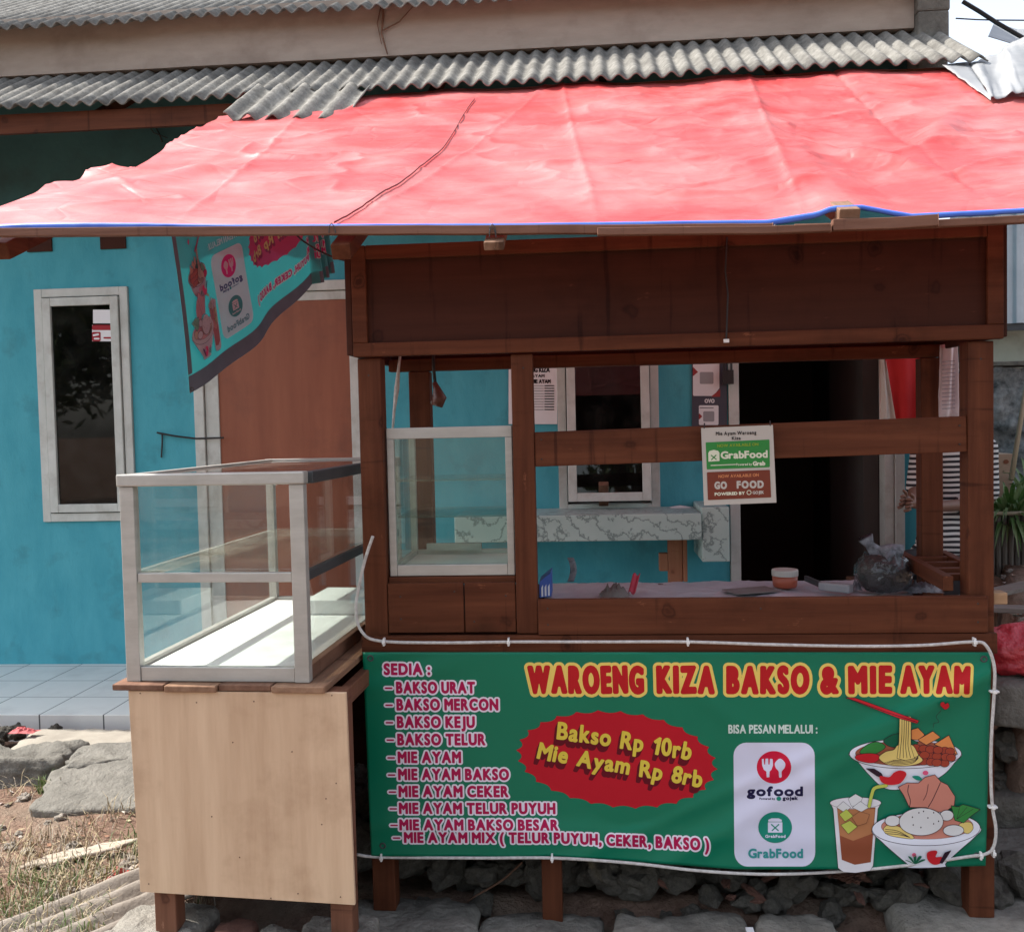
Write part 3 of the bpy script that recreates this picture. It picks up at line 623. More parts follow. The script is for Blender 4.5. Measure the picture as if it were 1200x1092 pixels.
for x in (-1.268, -0.74): sb('side_rail', RAWD, x, x+0.03, -0.269, 0.859, 0.70, 0.75)
sb('side_light_block', WPANEL, -1.28, -1.272, -0.26, 0.855, 0.1, 0.769); sb('back_light_block', WPANEL, -1.2, -0.76, 0.87, 0.88, 0.1, 0.769)  # boards added to block light, so the inside of the stand stays dark

CB = thing('glass_cabinet', 'large aluminium framed glass cabinet with white floor on the plywood stand', 'glass cabinet', (-1.05, 0.25, 0.79))
CW, CD, CH = 0.54, 1.16, 0.592
X0, X1, Y0, Y1, Z0, Z1 = -1.335, -1.335+CW, -0.32, -0.32+CD, 0.79, 0.79+CH
def cb(name, m_, boxes, bevel=0.002):
    m = MB()
    for b in boxes: m.box(*b)
    return turn(m, PV).build(name, m_, CB, bevel=bevel)
P = 0.042
cb('upright', ALU, [(X0, X0+P, Y0, Y0+0.03, Z0, Z1-0.036)]); cb('upright', ALU, [(X1-P, X1, Y0, Y0+0.03, Z0, Z1-0.036)])
cb('upright', ALU, [(X0, X0+0.03, Y1-0.03, Y1, Z0, Z1-0.036)]); cb('upright', ALU, [(X1-0.03, X1, Y1-0.03, Y1, Z0, Z1-0.036)])
cb('top_rail', ALU, [(X0-0.006, X1+0.004, Y0-0.006, Y0+0.034, Z1-0.035, Z1)], 0.004); cb('top_rail', ALU, [(X0, X1, Y1-0.034, Y1, Z1-0.035, Z1)])
cb('top_rail', ALU, [(X0, X0+0.03, Y0+0.035, Y1-0.035, Z1-0.034, Z1-0.001)]); cb('top_rail', DARKMETAL, [(X1-0.02, X1+0.012, Y0+0.05, Y1-0.035, Z1-0.036, Z1-0.003)])
cb('middle_rail', ALU, [(X0+P+0.001, X1-P-0.001, Y0+0.004, Y0+0.024, Z0+0.283, Z0+0.31)]); cb('middle_rail', ALU, [(X0+0.003, X0+0.026, Y0+0.031, Y1-0.031, Z0+0.283, Z0+0.309)])
cb('middle_rail', DARKMETAL, [(X1-0.026, X1-0.003, Y0+0.031, Y1-0.031, Z0+0.283, Z0+0.309)]); cb('middle_rail', ALU, [(X0+0.031, X1-0.031, Y1-0.026, Y1-0.004, Z0+0.283, Z0+0.309)])
cb('bottom_rail', ALU, [(X0+P+0.001, X1-P-0.001, Y0+0.003, Y0+0.027, Z0+0.001, Z0+0.042)]); cb('bottom_rail', ALU, [(X0+0.003, X0+0.027, Y0+0.031, Y1-0.031, Z0+0.001, Z0+0.042)])
cb('bottom_rail', OLDX, [(X1-0.027, X1-0.003, Y0+0.031, Y1-0.031, Z0+0.001, Z0+0.042)]); cb('bottom_rail', ALU, [(X0+0.031, X1-0.031, Y1-0.026, Y1-0.004, Z0+0.001, Z0+0.042)])
cb('floor', MELA, [(X0+0.029, X1-0.029, Y0+0.029, Y1-0.029, Z0+0.004, Z0+0.03)])
cb('glass_shelf', GLASSG, [(X0+0.02, X1-0.02, Y0+0.028, Y1-0.028, Z0+0.3105, Z0+0.3165)]); cb('top_pane', glass('brownish_top_glass', (0.55, 0.5, 0.46), dirt=0.1, dcol=(0.3, 0.25, 0.22)), [(X0+0.031, X1-0.021, Y0+0.036, Y1-0.036, Z1-0.012, Z1-0.007)])
for z0_, z1_ in ((0.043, 0.282), (0.318, CH-0.037)):
    cb('front_pane', GLASS, [(X0+P+0.001, X1-P-0.001, Y0+0.012, Y0+0.016, Z0+z0_, Z0+z1_)]); cb('side_pane', GLASS, [(X0+0.012, X0+0.016, Y0+0.032, Y1-0.032, Z0+z0_, Z0+z1_)])
    cb('side_pane', GLASS, [(X1-0.016, X1-0.012, Y0+0.032, Y1-0.032, Z0+z0_, Z0+z1_)])
m = turn(MB().box(X0+0.25, X1-0.035, Y1-0.34, Y1-0.06, Z0+0.031, Z0+0.085), PV)
props(m.build('tray', MELA, loc=(-0.95, 0.65, 0.82), bevel=0.004), 'shallow white tray at the back of the large glass cabinet', 'tray')
WL['tray'] = Vector((-0.95, 0.65, 0.82))

# ------------------------------------------------------------------ things on the counter
CZ = 0.9
c = at(920, 688, z=CZ); t = thing('tub', 'small round orange plastic tub with white lid on the counter', 'tub', (c.x, c.y, CZ))
ORG = mat('orange_plastic', (0.36, 0.08, 0.04), (0.42, 0.1, 0.05), scale=9, rough=0.4); TUBL = mat('cream_lid', (0.5, 0.48, 0.43), (0.55, 0.53, 0.48), scale=9, rough=0.4)
MB().lathe(c, [(0.001, 0.001), (0.038, 0.001), (0.042, 0.008), (0.044, 0.045)], 28).build('cup', ORG, t, smooth=True); MB().lathe(c, [(0.0455, 0.042), (0.046, 0.046), (0.046, 0.06), (0.044, 0.064), (0.001, 0.0645)], 28).build('lid', TUBL, t, bevel=0)
# plastic bag of dark food, knotted
c = at(1035, 694, z=CZ); t = thing('plastic_bag', 'knotted clear plastic bag of dark noodles standing on the counter', 'bag', (c.x, c.y, CZ))
BAGM = mat('dark_food', (0.015, 0.014, 0.012), (0.04, 0.036, 0.03), scale=26, rough=0.7, bump=0.6)
def blob(c, rx, ry, rz, amp, fr, seed, sub=4, flat=None):
    bm = bmesh.new(); bmesh.ops.create_icosphere(bm, subdivisions=sub, radius=1); m = MB(); vs = []
    for v in bm.verts:
        d = v.co.normalized(); k = 1+amp*nz(d.x*fr+seed, d.y*fr, d.z*fr+seed*2, 4); z = d.z*rz*k
        if flat is not None and z < flat: z = flat+(z-flat)*0.1
        vs.append((c[0]+d.x*rx*k, c[1]+d.y*ry*k, c[2]+z))
    m.add(vs, [tuple(v.index for v in f.verts) for f in bm.faces]); bm.free(); return m
blob((c.x, c.y, CZ+0.066), 0.088, 0.075, 0.072, 0.05, 2.2, 3, flat=-0.062).build('contents', BAGM, t, smooth=True)
FILM = glass('bag_film', (0.95, 0.95, 0.96), 1.0, 0.012, (0.5, 0.52, 0.56))
m = blob((c.x, c.y, CZ+0.07), 0.092, 0.08, 0.078, 0.09, 6, 5, 5, flat=-0.066); m.build('film', FILM, t, smooth=True)
FILM2 = mat('crumpled_film', (0.12, 0.125, 0.14), (0.5, 0.52, 0.57), scale=30, rough=0.18, bump=1.0, bscale=40, trans=0.3)
def crumple(c, rx, ry, h, seed, n=14):
    m = MB(); m.grid(lambda s, t_: (c[0]+(s-0.5)*2*rx*(0.8+0.3*nz(t_*3, seed)), c[1]+(t_-0.5)*2*ry, c[2]+h*max(0.02, 1-((s-0.5)**2+(t_-0.5)**2)*3.6)*(0.45+0.9*abs(nz(s*6, t_*6, seed, 3)))), n, n); return m
m = MB(); tp = (c.x-0.03, c.y, CZ+0.13)
m.tube([(c.x, c.y, CZ+0.115), (c.x-0.02, c.y, CZ+0.14), (c.x-0.045, c.y, CZ+0.165), (c.x-0.06, c.y, CZ+0.19)], [0.055, 0.022, 0.016, 0.03], 10); m.tube([(c.x, c.y, CZ+0.12), (c.x+0.03, c.y, CZ+0.145), (c.x+0.06, c.y, CZ+0.135)], [0.05, 0.022, 0.03], 10)
m.v = [(x+0.006*nz(x*60, z*60, 1), y+0.006*nz(x*60, z*60, 4), z+0.005*nz(x*70, y*70, 7)) for x, y, z in m.v]; m.build('knot', FILM2, t, smooth=True)
# label roll, film scraps, knife, blue box
c = at(985, 690, z=CZ); t = thing('tape_cutter', 'grey hand tool with printed grey handle lying beside the plastic bag', 'tool', (c.x, c.y, CZ))
GPL = mat('grey_plastic', (0.25, 0.26, 0.27), (0.33, 0.34, 0.35), scale=12, rough=0.5)
a, b = at(961, 686, z=CZ+0.02), at(998, 690, z=CZ+0.02); MB().bar(a, b, 0.035, 0.03).build('handle', GPL, t, bevel=0.006)
a2, b2 = at(944, 676, z=CZ+0.03), at(963, 684, z=CZ+0.024); MB().bar(a2, b2, 0.012, 0.012).bar(a2+Vector((0.004, 0.02, -0.012)), b2+Vector((0, 0.006, -0.01)), 0.012, 0.01).build('jaw', DARKMETAL, t, bevel=0.002)
for k, (px, py, rx, ry, h, lab) in enumerate(((1080, 693, 0.075, 0.05, 0.035, 'crumpled clear plastic film on the counter right of the plastic bag'), (1004, 692, 0.02, 0.02, 0.05, 'small twist of clear film left of the plastic bag'))):
    c = at(px, py, z=CZ); props(crumple((c.x, c.y, CZ+0.003), rx, ry, h, k+2).build('plastic_film', FILM2, loc=(c.x, c.y, CZ), smooth=True), lab, 'plastic film')
c = at(640, 697, z=CZ); BLU = mat('blue_carton', (0.03, 0.08, 0.33), (0.05, 0.12, 0.42), scale=8, rough=0.5)
t = MB().add([tuple(Vector(v)) for v in ((c.x-0.02, c.y-0.06, CZ), (c.x+0.02, c.y-0.03, CZ), (c.x+0.02, c.y+0.09, CZ), (c.x-0.02, c.y+0.06, CZ), (c.x-0.02, c.y-0.06, CZ+0.055), (c.x+0.02, c.y-0.03, CZ+0.085), (c.x+0.02, c.y+0.09, CZ+0.085), (c.x-0.02, c.y+0.06, CZ+0.055))], [(0, 3, 2, 1), (4, 5, 6, 7), (0, 1, 5, 4), (1, 2, 6, 5), (2, 3, 7, 6), (3, 0, 4, 7)]).build('carton', BLU, loc=(c.x, c.y, CZ), bevel=0.002)
props(t, 'blue and white carton tucked behind the middle post on the counter', 'carton'); WL[t.name] = Vector((c.x, c.y, CZ))
m = MB(); 
for k in range(3): m.add([(c.x-0.014+0.011*k, c.y-0.056+0.009*k, CZ+0.004), (c.x-0.008+0.011*k, c.y-0.0515+0.009*k, CZ+0.004), (c.x-0.008+0.011*k, c.y-0.0515+0.009*k, CZ+0.045), (c.x-0.014+0.011*k, c.y-0.056+0.009*k, CZ+0.035)], [(0, 1, 2, 3)])
m.v = [(x+0.0005, y-0.0012, z) for x, y, z in m.v]; m.build('print', WHITEP, t)
c = at(740, 695, z=CZ); PINK = mat('red_ribbon', (0.4, 0.03, 0.06), (0.48, 0.05, 0.08), scale=9, rough=0.6)
m = MB(); m.grid(lambda s, t_: (c.x+0.012*(s-0.5)*2+0.02*t_, c.y+0.06*(t_-0.5), CZ+0.006+0.055*t_+0.006*math.sin(s*7)), 6, 8); props(m.build('ribbon', PINK, loc=(c.x, c.y, CZ), smooth=True, thick=0.003), 'red plastic strip standing on the counter near its middle', 'plastic strip')
m = crumple((c.x-0.06, c.y-0.06, CZ+0.003), 0.06, 0.05, 0.05, 9); props(m.build('cloth', mat('grey_rag', (0.12, 0.11, 0.1), (0.2, 0.19, 0.17), scale=12, rough=0.95), loc=(c.x-0.06, c.y-0.06, CZ), smooth=True), 'grey brown rag lying left of the red strip on the counter', 'cloth')
c = at(668, 690, z=CZ); m = MB(); m.grid(lambda s, t_: (c.x-0.012+0.024*s+0.012*math.sin(t_*3), c.y+0.1, CZ+0.01+0.09*t_), 4, 8); props(m.build('plastic_strap', FILM2, loc=(c.x, c.y+0.1, CZ), smooth=True, thick=0.002), 'thin clear plastic loop standing behind the counter near the blue carton', 'plastic strip')
m = MB(); c = at(870, 691, z=CZ); m.box(c.x-0.07, c.x+0.1, c.y-0.09, c.y+0.02, CZ+0.001, CZ+0.004); props(turn(m, (c.x, c.y), 0.35).build('card', mat('grey_card', (0.16, 0.15, 0.14), (0.2, 0.19, 0.18), scale=9, rough=0.9), loc=(c.x, c.y, CZ)), 'dark grey card lying flat on the counter under the orange tub', 'card')

# plug on its cable, twisted plastic string
m = MB(); y = 0.47
p = [at(508, 400, y=y), at(508, 430, y=y), at(510, 450, y=y)]; t = thing('plug', 'brown electric plug hanging on a black cable beside the rear post', 'plug', tuple(at(512, 478, y=y)))
MB().tube(p, 0.006, 8).build('cord', BLACK, t, smooth=True)
PLG = mat('brown_bakelite', (0.1, 0.03, 0.02), (0.13, 0.045, 0.03), scale=9, rough=0.4); MB().tube([at(509, 448, y=y), at(512, 456, y=y), at(515, 466, y=y), at(512, 476, y=y)], [0.008, 0.014, 0.026, 0.02], 10).build('body', PLG, t, smooth=True)
MB().tube([at(511, 470, y=y), at(505, 472, y=y)], 0.005, 6).build('pin', ALU, t)
p = [at(470, 408, y=0.3), at(467, 432, y=0.3), at(465, 455, y=0.3), at(462, 480, y=0.3), at(460, 505, y=0.3)]
m = MB().tube(p, [0.004, 0.005, 0.009, 0.005, 0.004], 7); props(m.build('string', ROPE, loc=tuple(p[0]), smooth=True), 'twisted white plastic string hanging between the left posts of the stall', 'string')
# printed sheets on the right rear post
o = cloth_strip([(1102, 404), (1102, 489)], [(1123, 402), (1122, 489)], 0.455, mat('pale_pink_paper', (0.62, 0.56, 0.6), (0.7, 0.65, 0.7), scale=4, rough=0.8), 'price_sheet', loc=tuple(at(1110, 489, y=0.49))); props(o, 'long pale printed price sheet hanging beside the right rear post', 'paper')
A = Art(plane_fn(0.432), 0.0002); GRP = ink('faint_print', 130, 125, 135)
for k in range(13): A.put(line([(1104, 424+k*4.6), (1119, 423+k*4.6)]), GRP, 0.45, 0.5, True, up=False)
A.build('print', o)

# ================================================================== BANNERS
INK = {}
def inkset(tag, d): INK[tag] = {k: ink('print_'+k+tag, *v, k=2.0 if tag else 1.12, trans=0.5 if tag else 0.0) for k, v in d.items()}
inkset('', dict(green=(2, 110, 82), red=(178, 22, 38), yellow=(236, 196, 100), white=(222, 214, 226), crimson=(168, 18, 74), title=(178, 26, 32), price=(214, 190, 70), maroon=(96, 12, 28),
    panel=(206, 206, 232), gored=(196, 22, 56), navy=(26, 22, 62), teal=(20, 128, 108), tealtxt=(50, 140, 140), dark=(44, 26, 40), pale=(196, 212, 204), broth=(150, 84, 62), noodle=(214, 190, 112), leaf=(52, 128, 62),
    deepleaf=(16, 92, 66), bean=(152, 62, 44), tofu=(212, 134, 76), bowl=(214, 216, 236), chili=(188, 32, 42), cracker=(190, 124, 108), tea=(134, 72, 48), teal2=(168, 112, 74), ice=(206, 206, 206), straw=(178, 188, 84), pink=(206, 84, 120), cup=(210, 208, 212)))
inkset('_reverse', dict(green=(72, 138, 140), red=(176, 62, 96), yellow=(176, 150, 120), white=(186, 176, 196), crimson=(176, 60, 110), title=(170, 60, 90), price=(190, 170, 120), maroon=(130, 60, 90),
    panel=(176, 168, 200), gored=(176, 50, 110), navy=(80, 76, 110), teal=(66, 118, 120), tealtxt=(100, 120, 130), dark=(76, 66, 92), pale=(160, 170, 176), broth=(164, 112, 108), noodle=(190, 160, 146), leaf=(110, 150, 130),
    deepleaf=(70, 122, 118), bean=(160, 104, 100), tofu=(190, 140, 126), bowl=(178, 170, 198), chili=(180, 70, 106), cracker=(180, 134, 140), tea=(150, 100, 104), teal2=(168, 128, 130), ice=(176, 168, 180), straw=(160, 160, 130), pink=(180, 100, 140), cup=(172, 168, 186)))

def banner_art(fn, tag, root, lo=0):
    I = INK[tag]
    def art(): return Art(fn, 0.00016, 0.0009)
    # menu
    A = art(); lines = [('SEDIA :', 449, 504, 790.5, None)]
    for s, x1, b, dsh in (('BAKSO URAT', 556, 812, 451), ('BAKSO MERCON', 583, 832, 451), ('BAKSO KEJU', 555, 852.5, 451), ('BAKSO TELUR', 567, 873, 451.5), ('MIE AYAM', 538, 894, 452), ('MIE AYAM BAKSO', 594, 914.5, 452),
                         ('MIE AYAM CEKER', 593, 935, 452.5), ('MIE AYAM TELUR PUYUH', 648, 955.5, 453), ('MIE AYAM BAKSO BESAR', 651, 976, 453.5), ('MIE AYAM MIX ( TELUR PUYUH, CEKER, BAKSO )', 829, 992 if not tag else 992, 456)):
        lines.append((s, 463 if x1 < 829 else 468, x1, b, dsh))
    for s, x0, x1, b, dsh in lines:
        if x1 < lo: continue
        e = text(s, x0+1, x1-1, b-0.6, 12.2, gap=0.19)
        if dsh and dsh > lo: e = e+[line([(dsh, b-6), (dsh+7, b-6)])[0]]
        e0 = e[:-1] if dsh and dsh > lo else e
        h0 = A.h
        A.put(e0, I['white'], 2.9, 0.6, up=False)
        if dsh and dsh > lo: A.put([e[-1]], I['white'], 2.9, 0.6, True, up=False)
        A.h += A.step
        A.put(e0, I['crimson'], 0.92, 0.5, up=False)
        if dsh and dsh > lo: A.put([e[-1]], I['crimson'], 1.0, 0.5, True, up=False)
        A.h = h0
    A.build('menu_lettering', root)
    # title
    if not tag:
        A = art()
        words = (('WAROENG', 619, 753), ('KIZA', 770, 836), ('BAKSO', 852, 947), ('&', 962, 981), ('MIE', 995, 1044), ('AYAM', 1056, 1136))
        h0 = A.h
        for s, x0, x1 in words: A.put(text(s, x0+1, x1-1, 810.5, 28.5, gap=0.27, jit=0.03), I['yellow'], 6.0, 0.7, up=False)
        A.h += A.step
        for s, x0, x1 in words: A.put(text(s, x0+1, x1-1, 810.5, 28.5, gap=0.27, jit=0.03), I['title'], 2.5, 0.5, up=False)
        A.build('title_lettering', root)
    # price burst
    A = art(); pts = []
    for k in range(28*6):
        t = k/(28*6)*2*math.pi; f = (k % 6)/6; rr = 1.0-0.055*math.sin(f*math.pi)**0.8
        x, y = 119*math.cos(t)*rr, 57*math.sin(t)*rr; c_, s_ = math.cos(0.09), math.sin(0.09); pts.append((721+x*c_-y*s_, 889.5+x*s_+y*c_))
    A.put(poly(pts), I['red'], cell=0.9); b = A.build('price_burst', root)
    A = art(); A.h += 0.0003
    T1 = text('Bakso Rp 10rb', 651, 809, 864.5, 19, rot=0.155, gap=0.14, jit=0.08, space=0.42); T2 = text('Mie Ayam Rp 8rb', 628, 822, 889, 18, rot=0.165, gap=0.14, jit=0.08, space=0.42)
    for T in (T1, T2):
        al = [np.array(E) for E in T]
        sh = []
        for q in (1.0, 0.75, 0.5, 0.25): sh += [E+np.array([-3.2*q, 6.5*q, -3.2*q, 6.5*q]) for E in al]
        A.put(sh, I['maroon'], 1.5, 0.7, up=False)
    A.h += A.step
    for T in (T1, T2): A.put(T, I['price'], 1.0, 0.55, up=False)
    A.build('price_lettering', b)
    # ordering panel
    A = art(); A.put(poly(rrect(858.5, 869.5, 954, 1007, 15)), I['panel'], cell=1.0); p = A.build('logo_panel', root)
    A = art(); A.h += 0.0003; A.put(text('BISA PESAN MELALUI :', 853, 957, 858.5, 9.5, gap=0.12), I['pale'], 0.4, 0.45); A.build('order_lettering', root)
    Z = lambda x, y: (850+x/7.04, 860+y/7.04)
    A = art(); A.h += 0.0003
    A.put(poly([Z(*q) for q in ell(394, 266, 143, 131, 48)]), I['gored'], cell=0.6)
    fk = [(295, 200), (308, 198), (312, 245), (322, 245), (325, 198), (345, 196), (347, 245), (358, 245), (362, 198), (382, 200), (385, 250), (372, 285), (356, 300), (354, 345), (334, 346), (331, 300), (310, 285), (297, 250)]
    A.put(poly([Z(*q) for q in fk]), I['panel'], 0.15, 0.35, up=False)
    A.put(poly([Z(*q) for q in closed([(445, 196), (485, 230), (482, 270), (458, 300), (456, 344), (436, 346), (432, 300), (408, 270), (403, 230)])]), I['panel'], 0, 0.35)
    A.put(text('gofood', *[Z(172, 0)[0], Z(628, 0)[0]], Z(0, 492)[1], 9.6, gap=0.13), I['navy'], 0.75, 0.4)
    A.put(text('Powered by', Z(272, 0)[0], Z(400, 0)[0], Z(0, 524)[1], 2.2, gap=0.12), I['navy'], 0.12, 0.28, up=False); A.put(poly([Z(*q) for q in ell(432, 517, 20, 17, 20)]), I['teal'], 0, 0.3, up=False); A.put(text('gojek', Z(465, 0)[0], Z(588, 0)[0], Z(0, 525)[1], 3.6, gap=0.12), I['navy'], 0.3, 0.3)
    A.put(poly([Z(*q) for q in ell(400, 740, 140, 119, 48)]), I['teal'], cell=0.6)
    A.put(poly([Z(340, 700), Z(460, 700), Z(460, 780), Z(340, 780)]), I['panel'], 0, 0.45, up=False); A.put(poly([Z(345, 696), Z(342, 682), Z(370, 670), Z(430, 670), Z(456, 682), Z(455, 696)]), I['panel'], 0, 0.45)
    A.put(line([Z(370, 718), Z(425, 764)]), I['teal'], 0.7, 0.3, True, up=False); A.put(line([Z(430, 718), Z(375, 764)]), I['teal'], 0.7, 0.3, True)
    A.put(text('GrabFood', Z(318, 0)[0], Z(484, 0)[0], Z(0, 818)[1], 2.9, gap=0.14), I['panel'], 0.2, 0.28)
    A.put(text('GrabFood', Z(178, 0)[0], Z(626, 0)[0], Z(0, 968)[1], 9.0, gap=0.13), I['tealtxt'], 0.55, 0.4)
    A.build('logo', p)
    # food pictures
    Z = lambda x, y: (960+x/5.2, 810+y/5.2); PZ = lambda pts: [Z(*q) for q in pts]
    C = 0.55; D = I['dark']
    def shape(A, pts, col, o=0.55): A.put(poly(PZ(pts)), D, o, C); A.put(poly(PZ(pts)), I[col], -0.12, C)
    def ln(A, pts, col=None, w_=0.32): A.put(line(PZ(curve(pts, 5))), D if col is None else I[col], w_, 0.42, True, up=False)
    A = art()
    shape(A, closed([(182, 372), (230, 420), (300, 500), (385, 575), (480, 590), (640, 560), (760, 500), (830, 430), (870, 372), (700, 330), (350, 330)]), 'bowl'); shape(A, ell(527, 376, 345, 88, 48), 'bowl'); A.put(poly(PZ(ell(530, 374, 312, 74, 48))), D, 0.3, C); A.put(poly(PZ(ell(530, 374, 312, 74, 48))), I['broth'], 0, C)
    shape(A, closed([(390, 300), (440, 265), (500, 255), (560, 290), (600, 312), (540, 330), (440, 335)]), 'deepleaf'); shape(A, closed([(245, 368), (290, 322), (350, 305), (400, 330), (370, 360), (310, 382)]), 'leaf')
    shape(A, [(560, 232), (600, 220), (640, 262), (600, 292), (560, 288)], 'tofu'); shape(A, [(600, 292), (690, 240), (735, 276), (650, 322)], 'tofu'); shape(A, [(700, 318), (790, 265), (845, 378), (760, 345)], 'tofu')
    rb = random.Random(3); h0 = A.h
    for k in range(17): A.h = h0+(k % 4)*A.step*2; shape(A, ell(590+(k % 6)*43+rb.uniform(-8, 8), 340+(k//6)*38+(k % 6)*4, 30, 22, 14), 'bean', 0.4)
    A.h = h0+A.step*10
    shape(A, closed([(220, 385), (285, 372), (350, 378), (362, 402), (320, 428), (230, 412)]), 'chili', 0.4)
    shape(A, closed([(360, 400), (400, 362), (450, 350), (480, 320), (560, 320), (600, 380), (625, 415), (560, 442), (430, 442)]), 'noodle', 0.4)
    for k in range(5): ln(A, [(395+k*12, 425-k*3), (460+k*12, 440-k*8), (560+k*8, 430-k*10), (600, 400-k*6)])
    A.h += A.step
    shape(A, [(486, 140), (555, 150), (553, 330), (575, 400), (520, 412), (470, 400), (482, 300)], 'noodle', 0.4)
    for k in range(4): ln(A, [(500+k*14, 155), (499+k*13, 260), (492+k*15, 330), (486+k*22, 398)])
    A.h += A.step
    shape(A, [(155, 33), (215, 36), (603, 174), (592, 190), (480, 158)], 'chili', 0.4); ln(A, [(170, 38), (380, 112), (590, 182)])
    A.h += A.step
    A.put(poly(PZ(closed([(762, 104), (736, 82), (738, 64), (755, 62), (764, 74), (778, 66), (789, 82), (780, 98)]))), D, 0.35, 0.4); A.put(poly(PZ(closed([(762, 104), (736, 82), (738, 64), (755, 62), (764, 74), (778, 66), (789, 82), (780, 98)]))), I['chili'], 0, 0.4)
    ln(A, [(738, 112), (708, 148), (724, 180), (694, 190), (690, 216)], None, 0.25)
    A.put(poly(PZ([(278, 460), (330, 462), (372, 488), (392, 522), (345, 505), (320, 488)])), D, 0.2, C); A.put(poly(PZ(closed([(365, 505), (420, 512), (450, 485), (488, 472), (524, 488), (512, 522), (478, 552), (410, 556), (370, 535)]))), I['chili'], 0.1, C)
    A.put(poly(PZ(closed([(560, 508), (600, 505), (622, 528), (590, 530)]))), I['teal'], 0, C); A.put(poly(PZ(ell(642, 487, 18, 14, 12))), I['pink'], 0, C)
    A.build('noodle_bowl_picture', root)
    A = art(); A.h += 0.005
    shape(A, [(478, 572), (530, 548), (600, 550), (640, 515), (700, 500), (735, 540), (780, 560), (830, 630), (825, 680), (740, 735), (650, 692), (545, 690), (512, 622)], 'cracker')
    ln(A, [(540, 560), (535, 600), (550, 650), (545, 690)], None, 0.42); ln(A, [(735, 545), (690, 640), (660, 690)], None, 0.42); ln(A, [(660, 555), (650, 610), (630, 650)])
    A.h += A.step
    shape(A, closed([(318, 815), (380, 890), (470, 965), (530, 1012), (545, 1034), (758, 1034), (772, 1012), (880, 930), (960, 870), (1000, 812), (800, 770), (500, 770)]), 'bowl'); shape(A, ell(658, 815, 342, 96, 48), 'bowl'); A.put(poly(PZ(ell(662, 800, 290, 74, 48))), D, 0.35, C); A.put(poly(PZ(ell(662, 800, 290, 74, 48))), I['cracker'], 0, C)
    shape(A, closed([(385, 815), (420, 790), (500, 810), (572, 868), (480, 862), (410, 845)]), 'noodle', 0.4); shape(A, closed([(860, 790), (930, 780), (952, 815), (920, 845), (880, 830)]), 'noodle', 0.4)
    for k in range(3): ln(A, [(395, 815+k*12), (470, 825+k*10), (545, 862)])
    A.h += A.step
    shape(A, [(805, 682), (850, 690), (882, 675), (920, 685), (996, 705), (955, 730), (930, 748), (888, 782), (830, 766)], 'leaf')
    for q in ((860, 690), (910, 690), (950, 702)): ln(A, [q, (842, 760)], None, 0.25)
    A.h += A.step
    for cx, cy, rx, ry in ((775, 738, 44, 30), (440, 766, 46, 30), (820, 825, 68, 31), (615, 772, 135, 79)): shape(A, ell(cx, cy, rx, ry, 32), 'ice', 0.5)
    for q in ((560, 745), (600, 720), (655, 750), (690, 720), (565, 790), (612, 805), (690, 785), (720, 770), (628, 712)): A.put(poly(PZ(ell(*q, 4, 5, 8))), D, 0, 0.4, up=False)
    A.h += A.step
    A.put(poly(PZ(closed([(652, 950), (690, 938), (712, 945), (702, 975), (742, 976), (735, 1008), (690, 1016), (655, 990)]))), I['chili'], 0.15, C); A.put(poly(PZ([(738, 985), (762, 950), (806, 938), (778, 975), (745, 1012), (725, 1008)])), D, 0.1, C)
    for k in range(5): a = R(200+k*35); A.put(poly(PZ(closed([(575, 1012), (575+52*math.cos(a)-9, 1000+34*math.sin(a)), (575+66*math.cos(a), 1000+40*math.sin(a)), (575+52*math.cos(a)+9, 1004+34*math.sin(a))]))), I['deepleaf'], 0.1, C, up=False)
    A.put(poly(PZ(ell(570, 960, 13, 11, 12))), I['pink'], 0, C)
    A.build('meatball_bowl_picture', root)
    A = art(); A.h += 0.003
    shape(A, [(62, 665), (80, 700), (108, 1030), (140, 1052), (215, 1056), (305, 1046), (322, 1020), (352, 700), (372, 665)], 'cup', 0.25); shape(A, ell(216, 665, 156, 33, 36), 'cup', 0.25)
    A.put(poly(PZ([(102, 690), (130, 985), (210, 1012), (308, 1000), (338, 690), (220, 705)])), I['tea'], 0, C); A.put(poly(PZ([(105, 700), (118, 850), (200, 880), (320, 840), (334, 700)])), I['teal2'], 0, C)
    for pts in ([(170, 640), (215, 612), (258, 635), (240, 680), (190, 682)], [(100, 690), (140, 655), (185, 690), (150, 720)], [(195, 690), (245, 655), (298, 690), (250, 715)], [(115, 730), (160, 700), (200, 740), (150, 770)], [(125, 790), (180, 765), (225, 800), (170, 840)], [(190, 745), (240, 712), (300, 730), (280, 780), (225, 795)]): shape(A, pts, 'ice' if pts[0][1] < 700 else ('straw' if pts[0][0] < 150 else 'teal2'), 0.22)
    A.put(line(PZ(curve([(298, 682), (315, 610), (335, 575), (402, 562)], 6))), D, 2.1, 0.5, True); A.put(line(PZ(curve([(298, 682), (315, 610), (335, 575), (402, 562)], 6))), I['straw'], 1.8, 0.5, True)
    A.build('iced_tea_picture', root)

